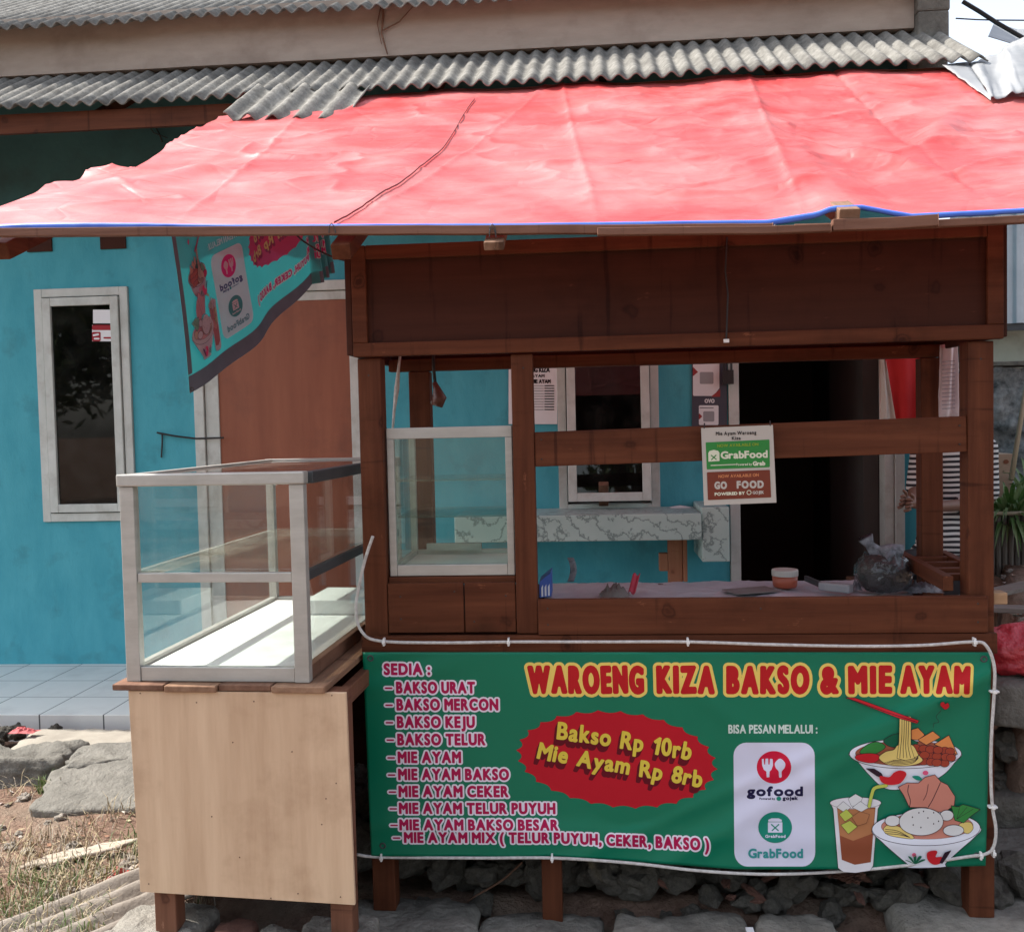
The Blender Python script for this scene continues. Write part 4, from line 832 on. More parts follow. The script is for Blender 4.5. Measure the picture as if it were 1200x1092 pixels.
# ------------------------------------------------------------------ the long banner on the front of the stall
KX, KZ = 1.898/735, 0.651/239
def fold(u, v):
    s, t = (u-425)/737, (v-764)/245
    d = 0.0045+0.0055*math.sin(s*7+t*2.2)*t+0.003*math.sin(s*5-t*6)*math.sin(s*3.1)+0.0025*math.sin(s*17-t*4)*t*t
    d += 0.006*math.exp(-((t-0.83-0.10*s)/0.05)**2)*(0.4+0.6*math.sin(s*4+0.6)**2)          # the crease above the lower hem
    d += 0.007*math.exp(-(((s-0.86)*1.6+(t-0.35)*0.9)/0.06)**2)+0.005*math.exp(-(((s-0.97)*1.2+(t-0.15)*0.9)/0.04)**2)+0.003*math.exp(-(((s-0.62)*1.8-(t-0.4)*0.8)/0.05)**2)
    d += 0.010*t*t*t*(1+math.sin(s*11))*0.5+0.003*math.exp(-s/0.02)*math.sin(t*9)
    return max(0.0005, d*1.3+0.0016*nz(s*8, t*4, 11, 3)+0.003*math.exp(-((s-0.02)**2*60+(t-0.05)**2*30))*math.sin(40*(s+t)))
def front_fn(u, v, h):
    s, t = (u-425)/737, (v-764)/245
    v = v+(interp(u, [425, 650, 750, 860, 1000, 1162], [1003, 1004, 1010, 1018, 1018, 1014])-1010)*max(0, t)**4
    u += interp(u, [425, 440, 1100, 1163], [10, 6, 0, -7])*t; yy = -0.0265-fold(u, v); p = at(u, v, y=yy)
    return (p.x, yy-h, p.z)
FB = Vector((0.225, -0.03, 0.145))
VIN = INK['']['green']; VIN.node_tree.nodes['Principled BSDF'].inputs['Roughness'].default_value = 0.36; VIN.node_tree.nodes['Principled BSDF'].inputs['Specular IOR Level'].default_value = 0.32
m = MB(); m.grid(lambda s, t: front_fn(lerp(425, 1162, s), lerp(764, 1010, t), 0), 220, 70)
bn = m.build('vinyl_banner', VIN, loc=tuple(FB), smooth=True, thick=0.0008)
props(bn, 'long bright green vinyl menu banner tied across the front of the stall', 'banner')
banner_art(front_fn, '', bn)
for u, v in ((434, 771), (1153, 772), (443, 996), (1150, 998)):
    p = front_fn(u, v, 0.001); m = MB(); pts = [(p[0]+0.008*math.cos(a), p[1], p[2]+0.008*math.sin(a)) for a in np.linspace(0, 2*math.pi, 17)]
    m.tube(pts, 0.0025, 6); m.build('eyelet', DARKMETAL, bn, smooth=True)
# white rope laced round it
yr = -0.045
RP = [(437, 628), (428, 655), (421, 685), (417, 715), (424, 740), (446, 751), (520, 753), (600, 752), (700, 752), (806, 752), (900, 755), (1000, 757), (1080, 756), (1140, 752), (1156, 757), (1165, 780), (1165, 812), (1162, 860), (1161, 905), (1163, 945), (1167, 970), (1165, 990), (1156, 1000), (1130, 1004), (1060, 1014), (980, 1021), (900, 1024), (820, 1020), (740, 1011), (650, 1005), (560, 1005), (447, 1004), (418, 1001)]
rc = curve(RP, 6)
m = MB(); m.tube([tuple(at(px, py, y=yr-0.004*math.sin(px*0.05))) for px, py in rc], 0.0048, 8)
rp = m.build('rope', ROPE, loc=tuple(at(800, 752, y=yr)), smooth=True); props(rp, 'white twisted rope running round the green banner on the stall front', 'rope')
for px, py, vert in ((450, 752, 1), (596, 752, 1), (806, 752, 1), (1142, 752, 1), (1165, 810, 0), (1163, 945, 0), (1149, 1002, 1), (1164, 999, 1), (447, 1004, 1), (647, 1005, 1)):
    p = at(px, py, y=yr); m = MB(); a, b = (0.003, 0.012) if vert else (0.013, 0.003)
    m.box(p.x-a, p.x+a, p.y-0.008, p.y+0.012, p.z-b, p.z+b); m.box(p.x-0.005, p.x+0.005, p.y-0.012, p.y-0.007, p.z-0.005, p.z+0.005)
    m.build('cable_tie', CLIP, rp, bevel=0.0015)

# ------------------------------------------------------------------ the second banner, hung under the left edge of the tarpaulin and seen from behind
SA, SB_ = Vector((-1.502, 0.60, 1.662)), Vector((-1.30, 1.62, 2.20))
SN = Vector((SB_.y-SA.y, -(SB_.x-SA.x), 0)).normalized(); SD_ = (SB_-SA)
def side_fn(u, v, h):
    s = interp(1163-u, [-8, 0, 209, 305, 513, 523, 740], [-0.015, 0.0, 0.24, 0.46, 0.97, 1.0, 1.41]); t = (1042-v)/246.0
    if s <= 1: q = SA+SD_*s; dd = 0.02*math.sin(s*6+t*2)*(1-t*0.5)+0.012*math.sin(s*15+1)
    else: k = s-1; q = SB_+SD_*(0.14*k/0.41); dd = 0.012*math.sin(16)+0.05*math.sin(k*38)
    q = q+Vector((-0.06*t, 0, lerp(0.60, 0.52, min(1, s))*t-0.03*math.sin(math.pi*min(1, s))*(1-t)))
    q = q+SN*(dd+h*1.6); return tuple(q)
m = MB(); m.grid(lambda s, t: side_fn(lerp(1170, 425, s), lerp(796, 1048, t), 0), 200, 50)
b2 = m.build('vinyl_banner', INK['_reverse']['green'], loc=(-1.4, 1.1, 1.9), smooth=True, thick=0.0008)
props(b2, 'faded back of a second banner hanging askew under the tarpaulin left of the stall', 'banner')
banner_art(side_fn, '_reverse', b2, 500)
HEM = mat('banner_hem', (0.09, 0.115, 0.15), (0.12, 0.15, 0.19), scale=9, rough=0.7)
A = Art(side_fn, 0.0003, 0.0008); A.put(poly([(425, 1022), (1170, 1022), (1170, 1048), (425, 1048)]), HEM, cell=1.6, up=False); A.put(poly([(1157, 796), (1170, 796), (1170, 1020), (1157, 1020)]), HEM, cell=1.6); A.build('hem', b2)
p0 = Vector(side_fn(1166, 1043, 0.004)); m = MB(); m.tube([p0+Vector((0.007*math.cos(a), -0.002, 0.007*math.sin(a))) for a in np.linspace(0, 2*math.pi, 13)], 0.0025, 6); m.build('eyelet', DARKMETAL, b2)
m = MB(); m.tube([tuple(at(*q, y=0.9)) for q in curve([(340, 266), (352, 280), (372, 293), (392, 302), (406, 306)], 5)], 0.004, 6); props(m.build('cable', BLACK, loc=tuple(at(340, 268, y=0.9)), smooth=True), 'black cable sagging from the tarpaulin to the stall header', 'cable')

# ------------------------------------------------------------------ delivery sign hung on the crossbeam
SGN = lambda u, v, h: tuple(at(810+u/9.93, 490+v/9.93, y=-0.02)+Vector((0, -h, 0)))
WSG = ink('sign_white', 178, 172, 164)
m = MB(); c4 = [(116, 115), (950, 80), (992, 982), (150, 1015)]
v = [Vector(SGN(*q, 0.0)) for q in c4]; m.add([*v, *[q+Vector((0, 0.004, 0)) for q in v]], [(0, 1, 2, 3), (7, 6, 5, 4), (0, 4, 5, 1), (1, 5, 6, 2), (2, 6, 7, 3), (3, 7, 4, 0)])
sg = m.build('delivery_sign', WSG, loc=tuple(SGN(550, 1000, 0))); props(sg, 'white laminated food delivery sign hanging on the stall crossbeam', 'sign')
SGR, SBR, SYL, SCR, SBK = ink('sign_green', 52, 128, 62), ink('sign_brown', 112, 56, 42), ink('sign_olive', 122, 150, 50), ink('sign_cream', 206, 208, 186), ink('sign_black', 40, 36, 36)
SOR = ink('sign_ochre', 190, 120, 80)
A = Art(SGN, 0.0004); A.put(poly([(168, 282), (910, 248), (915, 570), (182, 596)]), SGR, cell=9); A.put(poly([(182, 628), (915, 600), (930, 920), (194, 952)]), SBR, cell=9); pn = A.build('print', sg)
A = Art(SGN, 0.0003, 0.0015)
A.put(text('Mie Ayam Waroeng', 288, 756, 200, 40, rot=-0.03, gap=0.16), SBK, 1.5, 3, up=False); A.put(text('Kiza', 474, 575, 252, 36, rot=-0.03), SBK, 1.5, 3, up=False)
A.put(text('NOW AVAILABLE ON', 305, 780, 338, 32, rot=-0.04), SYL, 1.8, 3, up=False); A.put(text('GrabFood', 348, 885, 470, 78, rot=-0.028, gap=0.1), SCR, 5, 3.5, up=False)
A.put(poly([(198, 405), (212, 382), (262, 368), (312, 380), (328, 402), (328, 498), (200, 506)]), SCR, 0, 4, up=False)
A.put(line([(230, 550), (515, 538)]), SCR, 5, 3.5, True, up=False); A.put(text('Powered by', 524, 705, 552, 26, rot=-0.03), SCR, 1, 3, up=False); A.put(text('Grab', 720, 858, 550, 44, rot=-0.03), SCR, 4, 3, up=False)
A.put(text('NOW AVAILABLE ON', 318, 785, 694, 32, rot=-0.04), SOR, 1.8, 3, up=False); A.put(text('GO', 276, 410, 820, 76, gap=0.2, rot=-0.02), WSG, 6.5, 3.5, up=False); A.put(text('FOOD', 535, 838, 812, 76, gap=0.22, rot=-0.02), WSG, 6.5, 3.5, up=False)
A.put(text('POWERED BY', 275, 622, 900, 32, rot=-0.04), SCR, 2.5, 3, up=False); A.put(text('GOJEK', 716, 845, 882, 32, rot=-0.04), WSG, 2, 3, up=False); A.put(line(ell(672, 864, 24, 24, 20)+ell(672, 864, 24, 24, 20)[:1]), SCR, 4, 3, True, up=False)
A.h += 0.0003; A.put(line([(232, 432), (290, 478)]), SGR, 6, 3, True, up=False); A.put(line([(288, 430), (236, 482)]), SGR, 6, 3, True)
A.build('lettering', pn)
MB().tube([SGN(150, 120, 0.0), tuple(Vector(SGN(160, 60, 0))+Vector((0, 0.012, 0)))], 0.002, 5).tube([SGN(920, 90, 0.0), tuple(Vector(SGN(925, 30, 0))+Vector((0, 0.012, 0)))], 0.002, 5).build('hanger', BLACK, sg)

# ================================================================== CANOPY
FX = [-1.95, -1.70, -0.69, -0.2, 0.49, 0.62, 0.66, 0.74, 0.80, 0.87, 1.17, 1.95]
FZ = [2.095, 2.098, 2.062, 2.045, 2.028, 2.044, 2.058, 2.058, 2.044, 2.029, 2.033, 2.05]
LY = [-0.26, -0.1, 0.2, 0.42, 0.5, 0.58, 0.75, 0.95, 1.3, 1.7, 2.1]
LZ = [2.10, 2.195, 2.323, 2.405, 2.458, 2.43, 2.506, 2.607, 2.79, 3.0, 3.17]
TX0, TX1, TY0, TY1 = -1.80, 1.90, -0.26, 2.12
def tarp_z(x, y):
    t = (y-TY0)/(TY1-TY0); f = interp(x, FX, FZ)
    main = f+(3.225-f)*t-0.035*math.sin(math.pi*t)
    left = interp(y, LY, LZ)
    w_ = sstep(-1.0, -1.8, x); z = main*(1-w_)+left*w_
    e = min(1, t*7); e2 = e*min(1, (1-t)*8+0.15)
    for xr in (-0.69, 0.04, 0.70, 1.35): z += 0.012*math.exp(-((x-xr)/0.12)**2)*e
    z += e*(0.016*nz(x*1.2, y*1.1, 4, 2)+0.004*nz(x*3.4, y*2.6, 8, 3))
    r = 1-abs(nz(x*1.3+0.4*y, y*2.1-0.3*x, 21, 3)); z += e2*0.016*r**9
    r = 1-abs(nz(x*3.1, y*4.5+x, 33, 3)); z += e2*0.006*r**10*sstep(0.2, 1.2, x+0.6)
    for a, b, c_ in ((0.02, -0.06, 0.011), (0.62, 0.10, 0.012), (1.12, 0.06, -0.011), (-0.62, 0.2, 0.008), (-1.2, -0.1, 0.009)): z += c_*math.exp(-abs(x-a-b*y)/0.016)*e
    for yy in (0.55, 1.25): z += 0.008*math.exp(-abs(y-yy-0.03*x)/0.016)
    # pulled-up folds near the right end and the slack left corner
    z += 0.035*math.exp(-((x-1.22-0.5*(y-0.6))/0.07)**2-((y-0.75)/0.35)**2)*sstep(-0.2, 0.1, y)
    z += 0.03*math.exp(-((x+1.45-0.6*(y-0.4))/0.08)**2-((y-0.4)/0.3)**2)
    z += 0.03*math.exp(-((x-0.9+0.7*(y-0.5))/0.05)**2-((y-0.45)/0.22)**2)
    return z
TARP = mat('red_tarpaulin', (0.57, 0.045, 0.045), (0.7, 0.11, 0.108), scale=1.6, rough=0.36, bump=0.2, bscale=6, bstretch=(1, 5, 1), spec=0.6, trans=0.22, detail=8, stain=(0.74, 0.38, 0.36), sscale=2.4, samt=0.6, sedge=(0.42, 0.75))
def _tarp():
    n = TARP.node_tree; N = n.nodes; K = n.links; p = N['Principled BSDF']; tr = [x for x in N if x.type == 'BSDF_TRANSLUCENT'][0]
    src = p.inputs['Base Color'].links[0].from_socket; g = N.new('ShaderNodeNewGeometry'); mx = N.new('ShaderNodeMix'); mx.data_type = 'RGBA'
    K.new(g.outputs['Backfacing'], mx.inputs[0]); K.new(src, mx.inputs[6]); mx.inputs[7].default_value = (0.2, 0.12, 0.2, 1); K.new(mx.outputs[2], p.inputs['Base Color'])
    # fine woven ribs as bump
    tc = [x for x in N if x.type == 'TEX_COORD'][0]; b = [x for x in N if x.type == 'BUMP'][0]
    prev = b.outputs[0]
    for sc_, st_, ro, am in ((2.6, (0.8, 1.5, 1), 0.3, 0.022), (6.5, (0.7, 1.7, 1), -0.5, 0.008), (3.4, (0.35, 2.4, 1), 0.15, 0.012)):
        mp = N.new('ShaderNodeMapping'); mp.inputs['Scale'].default_value = st_; mp.inputs['Rotation'].default_value = (0, 0, ro); K.new(tc.outputs['Object'], mp.inputs[0])
        vo = N.new('ShaderNodeTexVoronoi'); vo.inputs['Scale'].default_value = sc_; K.new(mp.outputs[0], vo.inputs['Vector'])
        b2 = N.new('ShaderNodeBump'); b2.inputs['Strength'].default_value = 0.4; b2.inputs['Distance'].default_value = am*2; K.new(vo.outputs['Distance'], b2.inputs['Height']); K.new(prev, b2.inputs['Normal']); prev = b2.outputs[0]
    for sc_, st_, ro in ((2.3, (0.8, 1.3, 1), 0.5), (4.6, (0.6, 1.6, 1), -0.3)):
        mp = N.new('ShaderNodeMapping'); mp.inputs['Scale'].default_value = st_; mp.inputs['Rotation'].default_value = (0, 0, ro); K.new(tc.outputs['Object'], mp.inputs[0])
        vo = N.new('ShaderNodeTexVoronoi'); vo.feature = 'DISTANCE_TO_EDGE'; vo.inputs['Scale'].default_value = sc_; K.new(mp.outputs[0], vo.inputs['Vector'])
        cr = N.new('ShaderNodeValToRGB'); cr.color_ramp.elements[0].position = 0; cr.color_ramp.elements[1].position = 0.035; K.new(vo.outputs['Distance'], cr.inputs[0])
        b2 = N.new('ShaderNodeBump'); b2.inputs['Strength'].default_value = 0.16; b2.inputs['Distance'].default_value = 0.008; K.new(cr.outputs[0], b2.inputs['Height']); K.new(prev, b2.inputs['Normal']); prev = b2.outputs[0]
    K.new(prev, p.inputs['Normal'])
_tarp()
m = MB(); NX, NY = 420, 260
m.grid(lambda s, t: (lerp(TX0, TX1, s)+(0.01*nz(t*6, 3) if s < 0.001 else 0), lerp(TY0, TY1, t), tarp_z(lerp(TX0, TX1, s), lerp(TY0, TY1, t))), NX, NY)
tp = m.build('tarpaulin', TARP, loc=(0, -0.25, 2.04), smooth=True)
props(tp, 'large red tarpaulin stretched as a sloping canopy over the stall', 'tarpaulin')
BLUEM = mat('blue_tarp_edge', (0.05, 0.14, 0.62), (0.08, 0.2, 0.72), scale=9, rough=0.45)
m = MB()
def hemfn(s, t):
    x = lerp(TX0-0.02, TX1, s); z = tarp_z(x, TY0); k = min(1, max(0, 0.5+0.9*nz(x*3.1, 5, 2))); hh = 0.008+0.013*k+0.012*sstep(0.9, 1.9, x)+0.03*sstep(-1.6, -1.85, x)
    return (x, TY0-0.004-0.004*math.sin(t*3)-0.003*nz(x*5, 2), z+0.0085-hh*(1-t))
m.grid(hemfn, 260, 4); m.build('edge_hem', BLUEM, tp, smooth=True, thick=0.002)
# dark cord lying down the tarp
pts = []
for px, py in curve([(556, 118), (546, 132), (522, 172), (502, 190), (470, 216), (448, 228), (420, 248), (392, 264)], 6):
    a, b = CAM, at(px, py, y=2.1); best = None
    for k in range(400):
        q = a.lerp(b, 0.4+0.6*k/400)
        if TY0 <= q.y and tarp_z(q.x, q.y) > q.z-0.0005: best = q; 
        if best is not None: break
    if best is not None: pts.append((best.x, best.y, tarp_z(best.x, best.y)+0.007))
m = MB(); m.tube(pts, 0.0026, 6); props(m.build('cord', mat('dark_red_cord', (0.13, 0.012, 0.018), (0.18, 0.03, 0.03), scale=20, rough=0.8), loc=pts[0], smooth=True), 'thin dark cord lying down the red tarpaulin', 'cord')

CF = thing('canopy_frame', 'light timber frame of laths and rafters holding the red tarpaulin', 'canopy frame', (0, 0.8, 2.4))
LA = wood('sun_bleached_lath', (0.14, 0.065, 0.043), (0.24, 0.125, 0.085), 'x'); LAY = wood('weathered_rafter', (0.17, 0.095, 0.06), (0.27, 0.165, 0.11), 'y')
def lath(pts, d, h):
    m = MB(); ps = [at(*q, y=-0.262-d) for q in pts]
    def fn(s, t):
        k = s*(len(ps)-1); i = min(int(k), len(ps)-2); p = ps[i].lerp(ps[i+1], k-i); a = t*2*math.pi+math.pi/4
        c, s_ = math.cos(a), math.sin(a); q = max(abs(c), abs(s_)); return (p.x, p.y+0.012*c/q, p.z+h/2*s_/q+0.002*nz(p.x*3, d*9, 1))
    m.grid(fn, 60, 4); n = len(m.v); m.f += [(0, 61, 122, 183), (60, 121, 182, 243)]; m.m += [0, 0]; return m.build('lath', LA, CF, bevel=0.002)
lath([(-110, 275), (0, 273), (200, 271.5), (400, 270.5), (600, 270), (800, 268.5), (905, 267.5)], 0.0, 0.024)
lath([(700, 272), (900, 270), (973, 267.5)], 0.026, 0.02); lath([(975, 264.5), (1040, 262.5), (1098, 258.5)], 0.026, 0.03); lath([(930, 268), (1098, 262.5), (1200, 257.5), (1290, 253)], -0.0005, 0.02)
for xr, dz, y0, h in ((-1.72, -0.05, -0.22, 0.05), (-0.69, -0.068, -0.26, 0.045), (-0.255, -0.057, -0.285, 0.024), (0.70, -0.022, -0.2935, 0.045), (1.35, -0.06, -0.2, 0.045)):
    m = MB(); zz = lambda y: interp(xr, FX, FZ)+(3.225-interp(xr, FX, FZ))*(y-TY0)/(TY1-TY0)-0.05
    if xr == 0.70: a, b = Vector((xr, y0, 2.029)), Vector((xr, 2.1, 2.98))
    elif xr < -1: a, b = Vector((xr, y0, 2.04)), Vector((xr, 2.1, 3.08))
    else: a, b = Vector((xr, y0, interp(xr, FX, FZ)+dz+ (0.0))), Vector((xr, 2.1, 3.12))
    m.bar(a, b, 0.055, h); m.build('rafter', LAY if xr in (0.70, -0.255) else WY, CF, bevel=0.003)
m = MB(); m.bar((-1.8, 1.98, 3.0), (1.9, 1.98, 3.03), 0.05, 0.05); m.build('rear_batten', WX, CF, bevel=0.003)
for px, py in ((389, 267), (577, 272), (908, 269), (577, 268)):
    p = at(px, py, y=-0.275); m = MB(); m.tube([(p.x-0.009, p.y, p.z-0.014), (p.x-0.006, p.y-0.006, p.z+0.004), (p.x, p.y-0.004, p.z+0.012), (p.x+0.007, p.y-0.006, p.z+0.004), (p.x+0.010, p.y, p.z-0.015)], 0.0016, 6); m.build('tie_wire', DARKMETAL, CF)

# loose corrugated piece lying on the tarp, metal sheet at the right end
m = MB(); c4 = [at(262, 144, y=1.62), at(401, 151, y=1.62), at(434, 108, y=2.02), at(303, 110, y=2.02)]
def lfn(s, t):
    p = c4[0].lerp(c4[1], s).lerp(c4[3].lerp(c4[2], s), t); return (p.x, p.y, p.z+0.028+0.02*math.cos(2*math.pi*s*4.8)+0.005*nz(s*5, t*4))
m.grid(lfn, 90, 8); props(m.build('roof_sheet', ASB, loc=tuple(c4[0]), smooth=True, thick=0.007), 'broken piece of grey corrugated sheet lying on the tarpaulin below the eave', 'roofing sheet')
FE = [(1161, 114), (1170, 117), (1187, 108), (1203, 111), (1240, 104), (1330, 108)]; BE = [(1134, 73), (1150, 71), (1172, 62), (1179, 53), (1205, 41), (1330, 15)]
FEp, BEp = [at(*q, y=1.25) for q in FE], [at(*q, y=2.15) for q in BE]
def along(ps, s):
    k = s*(len(ps)-1); i = min(int(k), len(ps)-2); return ps[i].lerp(ps[i+1], k-i)
m = MB(); m.grid(lambda s, t: tuple(along(FEp, s).lerp(along(BEp, s), t)+Vector((0, 0, 0.012*nz(s*6, t*3, 3)+0.02*math.sin(t*3.1)*math.sin(s*14)))), 50, 16)
lt = thing('lean_to_roof', 'bent pale galvanised lean-to roof sheets over the upper corner of the tarpaulin', 'roof', (FEp[-1].x, FEp[-1].y, 0.6))
FL0, FL1 = at(1161, 118, y=1.24), at(1104, 76, y=2.0)
m.grid(lambda s, t: tuple(FL0.lerp(FL1, s).lerp(FEp[0].lerp(BEp[0], s), t)+Vector((0.004*nz(s*7, t), 0, 0.006*nz(s*9, t, 4)*(1-t)))), 16, 5)
m.build('metal_sheet', GALV, lt, smooth=True, thick=0.002)
for q in (FEp[-1], BEp[-1]): MB().box(q.x-0.09, q.x-0.03, q.y-0.02, q.y+0.04, 0.55, q.z-0.02).build('post', WZ, lt, bevel=0.003)
a = at(1175, 38, y=3.2); m = MB(); m.add([tuple(at(px, py, y=yy)) for px, py, yy in ((1158, 43, 3.0), (1188, 52, 3.0), (1320, 70, 2.9), (1320, 32, 3.6), (1192, 35, 3.6), (1165, 27, 3.6))], [(0, 1, 4, 5), (1, 2, 3, 4)])
m.build('ridge_cap', GALV, lt, thick=0.004)
m = MB(); m.tube([tuple(at(*q, y=2.9)) for q in ((1128, 2), (1148, 14), (1168, 27), (1260, 80))], 0.012, 6); props(m.build('power_line', BLACK, loc=tuple(at(1128, 2, y=2.9))), 'black power cable running down from the roof corner against the sky', 'cable')
m = MB(); m.tube([tuple(at(*q, y=2.9)) for q in ((1120, 22), (1145, 23.5), (1165, 24), (1300, 25))], 0.004, 5); props(m.build('wire', BLACK, loc=tuple(at(1128, 22, y=2.9))), 'thin horizontal wire in the sky below the black power cable', 'cable')

# ================================================================== STONES AND GROUND
def slab(name, label, x0, x1, y0, y1, z0, z1, seed, m_=None, rot=0.0, tilt=0.0, amp=0.012, cat='stone', group=None):
    bm = bmesh.new(); bmesh.ops.create_cube(bm, size=2); bmesh.ops.subdivide_edges(bm, edges=bm.edges[:], cuts=18, use_grid_fill=True)
    hx, hy, hz = (x1-x0)/2, (y1-y0)/2, (z1-z0)/2; c = Vector(((x0+x1)/2, (y0+y1)/2, (z0+z1)/2)); m = MB(); vs = []
    Rm = Matrix.Rotation(rot, 3, 'Z') @ Matrix.Rotation(tilt, 3, 'X')
    for v in bm.verts:
        p = v.co.copy(); l = (abs(p.x)**9+abs(p.y)**9+abs(p.z)**9)**(1/9); p /= l
        q = Vector((p.x*hx, p.y*hy, p.z*hz)); 
        k = nz(q.x*6+seed, q.y*6, q.z*6, 4)*amp+nz(q.x*22+seed, q.y*22, q.z*22, 2)*amp*0.6
        edge = nz(p.x*1.7+seed*3, p.y*1.7, seed, 2)*0.1
        q = Vector((q.x*(1+edge), q.y*(1+edge*0.7), q.z))+Vector((p.x, p.y, p.z)).normalized()*k
        vs.append(c+Rm @ q)
    m.add(vs, [tuple(v.index for v in f.verts) for f in bm.faces]); bm.free()
    return props(m.build(name, m_ or CONC, loc=(c.x, c.y, c.z-hz), smooth=True), label, cat, group)
slab('flat_stone', 'grey concrete slab under the left front stall post', -0.80, -0.385, -0.62, 0.11, -0.2, -0.03, 1, CONCF, amp=0.018)
slab('flat_stone', 'grey concrete slab under the short middle leg of the stall', -0.37, 0.02, -0.62, 0.10, -0.22, -0.058, 2, CONCF, amp=0.018)
slab('flat_stone', 'wide grey slab right of the short middle leg of the stall', 0.035, 0.45, -0.62, 0.07, -0.2, -0.04, 3, CONCF, amp=0.018)
slab('flat_stone', 'tapering grey slab between the wide slab and a low block', 0.465, 0.715, -0.6, 0.05, -0.2, -0.035, 4, CONCF, amp=0.018)
slab('flat_stone', 'low sunken grey block left of the slab under the right post', 0.725, 0.885, -0.6, -0.02, -0.2, -0.06, 5, CONCF, amp=0.018)
slab('flat_stone', 'grey slab under the right front stall post', 0.9, 1.62, -0.6, 0.2, -0.2, -0.018, 6, CONCF, amp=0.018)
slab('flat_stone', 'pale slab under the left leg of the plywood stand', -1.42, -1.15, -0.75, -0.17, -0.12, 0.075, 7, CONCF, amp=0.018)
slab('flat_stone', 'small brick coloured stone under the middle of the plywood front', -1.13, -1.0, -0.62, -0.2, -0.12, 0.05, 8, BRICK)
slab('flat_stone', 'grey stone under the plywood front beside the brick coloured one', -0.98, -0.87, -0.6, -0.24, -0.12, 0.045, 9, CONCF, amp=0.018)
slab('flat_stone', 'grey stone carrying the right leg of the plywood stand', -0.86, -0.64, -0.6, -0.2, -0.12, 0.07, 10, CONCF, amp=0.018)
slab('flat_stone', 'long ledge slab on the ground right of the stall', 1.2, 2.5, 0.24, 0.46, -0.1, 0.075, 11)
slab('flat_stone', 'dark block below the rubble right of the stall', 1.3, 2.4, 0.47, 0.62, -0.05, 0.17, 12, ROCK)
slab('flat_stone', 'pale squared block beneath the red plastic bag', 1.36, 1.9, 0.48, 0.75, 0.40, 0.565, 13)
slab('flat_stone', 'large broken concrete slab sloping to the dirt left of the plywood stand', -2.36, -1.55, 0.78, 1.36, -0.09, 0.035, 14, CONC, 0.1, 0.16, 0.016)
slab('flat_stone', 'flat concrete piece lying above the large broken slab', -2.1, -1.45, 1.25, 1.66, -0.02, 0.085, 15, CONC, -0.05, 0.08)
slab('flat_stone', 'pale flat slab lying against the tiled terrace edge', -2.75, -2.15, 1.3, 1.62, -0.03, 0.045, 16, mat('pale_slab', (0.27, 0.24, 0.2), (0.36, 0.325, 0.27), scale=8, rough=0.95, bump=0.4), 0.05)
slab('kerb_rock', 'long rounded grey kerb rock at the left edge of the dirt', -3.1, -2.36, 1.06, 1.34, -0.12, 0.07, 17, CONC, 0.05, 0, 0.035, 'rock')
slab('kerb_rock', 'smaller rounded rock between the kerb rock and the broken slab', -2.37, -2.06, 1.1, 1.34, -0.1, 0.06, 18, CONC, 0.3, 0, 0.04, 'rock')
slab('kerb_rock', 'pitted rock beyond the long kerb rock at far left', -4.2, -3.12, 1.08, 1.4, -0.12, 0.06, 19, CONC, -0.06, 0, 0.04, 'rock')
protos = []
for k in range(8):
    m = blob((0, 0, 0), 0.5*random.uniform(0.85, 1.15), 0.5*random.uniform(0.7, 1.0), 0.5*random.uniform(0.55, 0.85), 0.55, 0.9+0.1*k, k*7.3, 3)
    m.v = [tuple(Vector(v)*(1+0.06*nz(v[0]*6, v[1]*6, v[2]*6+k))) for v in m.v]
    me = bpy.data.meshes.new('rock'); me.from_pydata(m.v, [], m.f); me.materials.append(ROCK if k < 6 else (BRICK if k == 6 else PALEROCK)); me.polygons.foreach_set('use_smooth', [False]*len(m.f)); protos.append(me)
def rock(x, y, z, d, label, group, k=None, cat='rock', nm='rubble_rock'):
    o = bpy.data.objects.new(nm, protos[random.randrange(6) if k is None else k]); COL.objects.link(o); o.location = (x, y, z); o.scale = (d, d, d)
    o.rotation_euler = (random.uniform(-.5, .5), random.uniform(-.5, .5), random.uniform(0, 6.3)); return props(o, label, cat, group)
rng = random.Random(5)
for r, (y0, dz) in enumerate(((0.075, -0.03), (0.15, 0.0), (0.24, 0.02), (0.36, 0.045), (0.52, 0.08), (0.72, 0.12), (1.0, 0.12))):
    x = -1.2
    while x < 1.34:
        d = rng.uniform(0.08, 0.17)*(0.7 if r == 0 else 1+0.1*r); y = y0+rng.uniform(-0.03, 0.04)
        if not (x < -0.6 and y < 0.2) and not (r == 0 and x > 0.85): rock(x, y, gz(x, y)+0.25*d+dz+rng.uniform(0, 0.05), d, 'grey rubble rock in the loose dark pile under the stall', 'rubble rocks under the stall')
        x += d*rng.uniform(0.5, 0.95)
for k in range(16):
    x, y = rng.uniform(0.1, 1.1), rng.uniform(0.1, 0.22); o = rock(x, y, gz(x, y)+0.07+rng.random()*0.03, 0.05, 'small broken red brick bit among the rubble under the stall', 'brick bits under the stall', 6, 'brick', 'brick_bit'); o.scale = (rng.uniform(0.05, 0.11), 0.035, 0.022)
for k in range(60):
    x = rng.uniform(1.36, 2.1); z = rng.uniform(0.14, 0.42); y = 0.5+0.10*(z-0.1)+rng.uniform(-0.03, 0.06)+0.1
    rock(x, y, z, rng.uniform(0.07, 0.17), 'grey rubble rock in the rough retaining pile right of the stall', 'rubble rocks in the right retaining pile')
for k in range(70):
    x, y = rng.uniform(-3.4, -1.5), rng.uniform(-0.1, 1.0); rock(x, y, gz(x, y)+0.004, rng.uniform(0.02, 0.06), 'small pale stone lying loose on the dirt beside the plywood stand', 'small stones on the left dirt', 7, 'stone', 'small_stone')
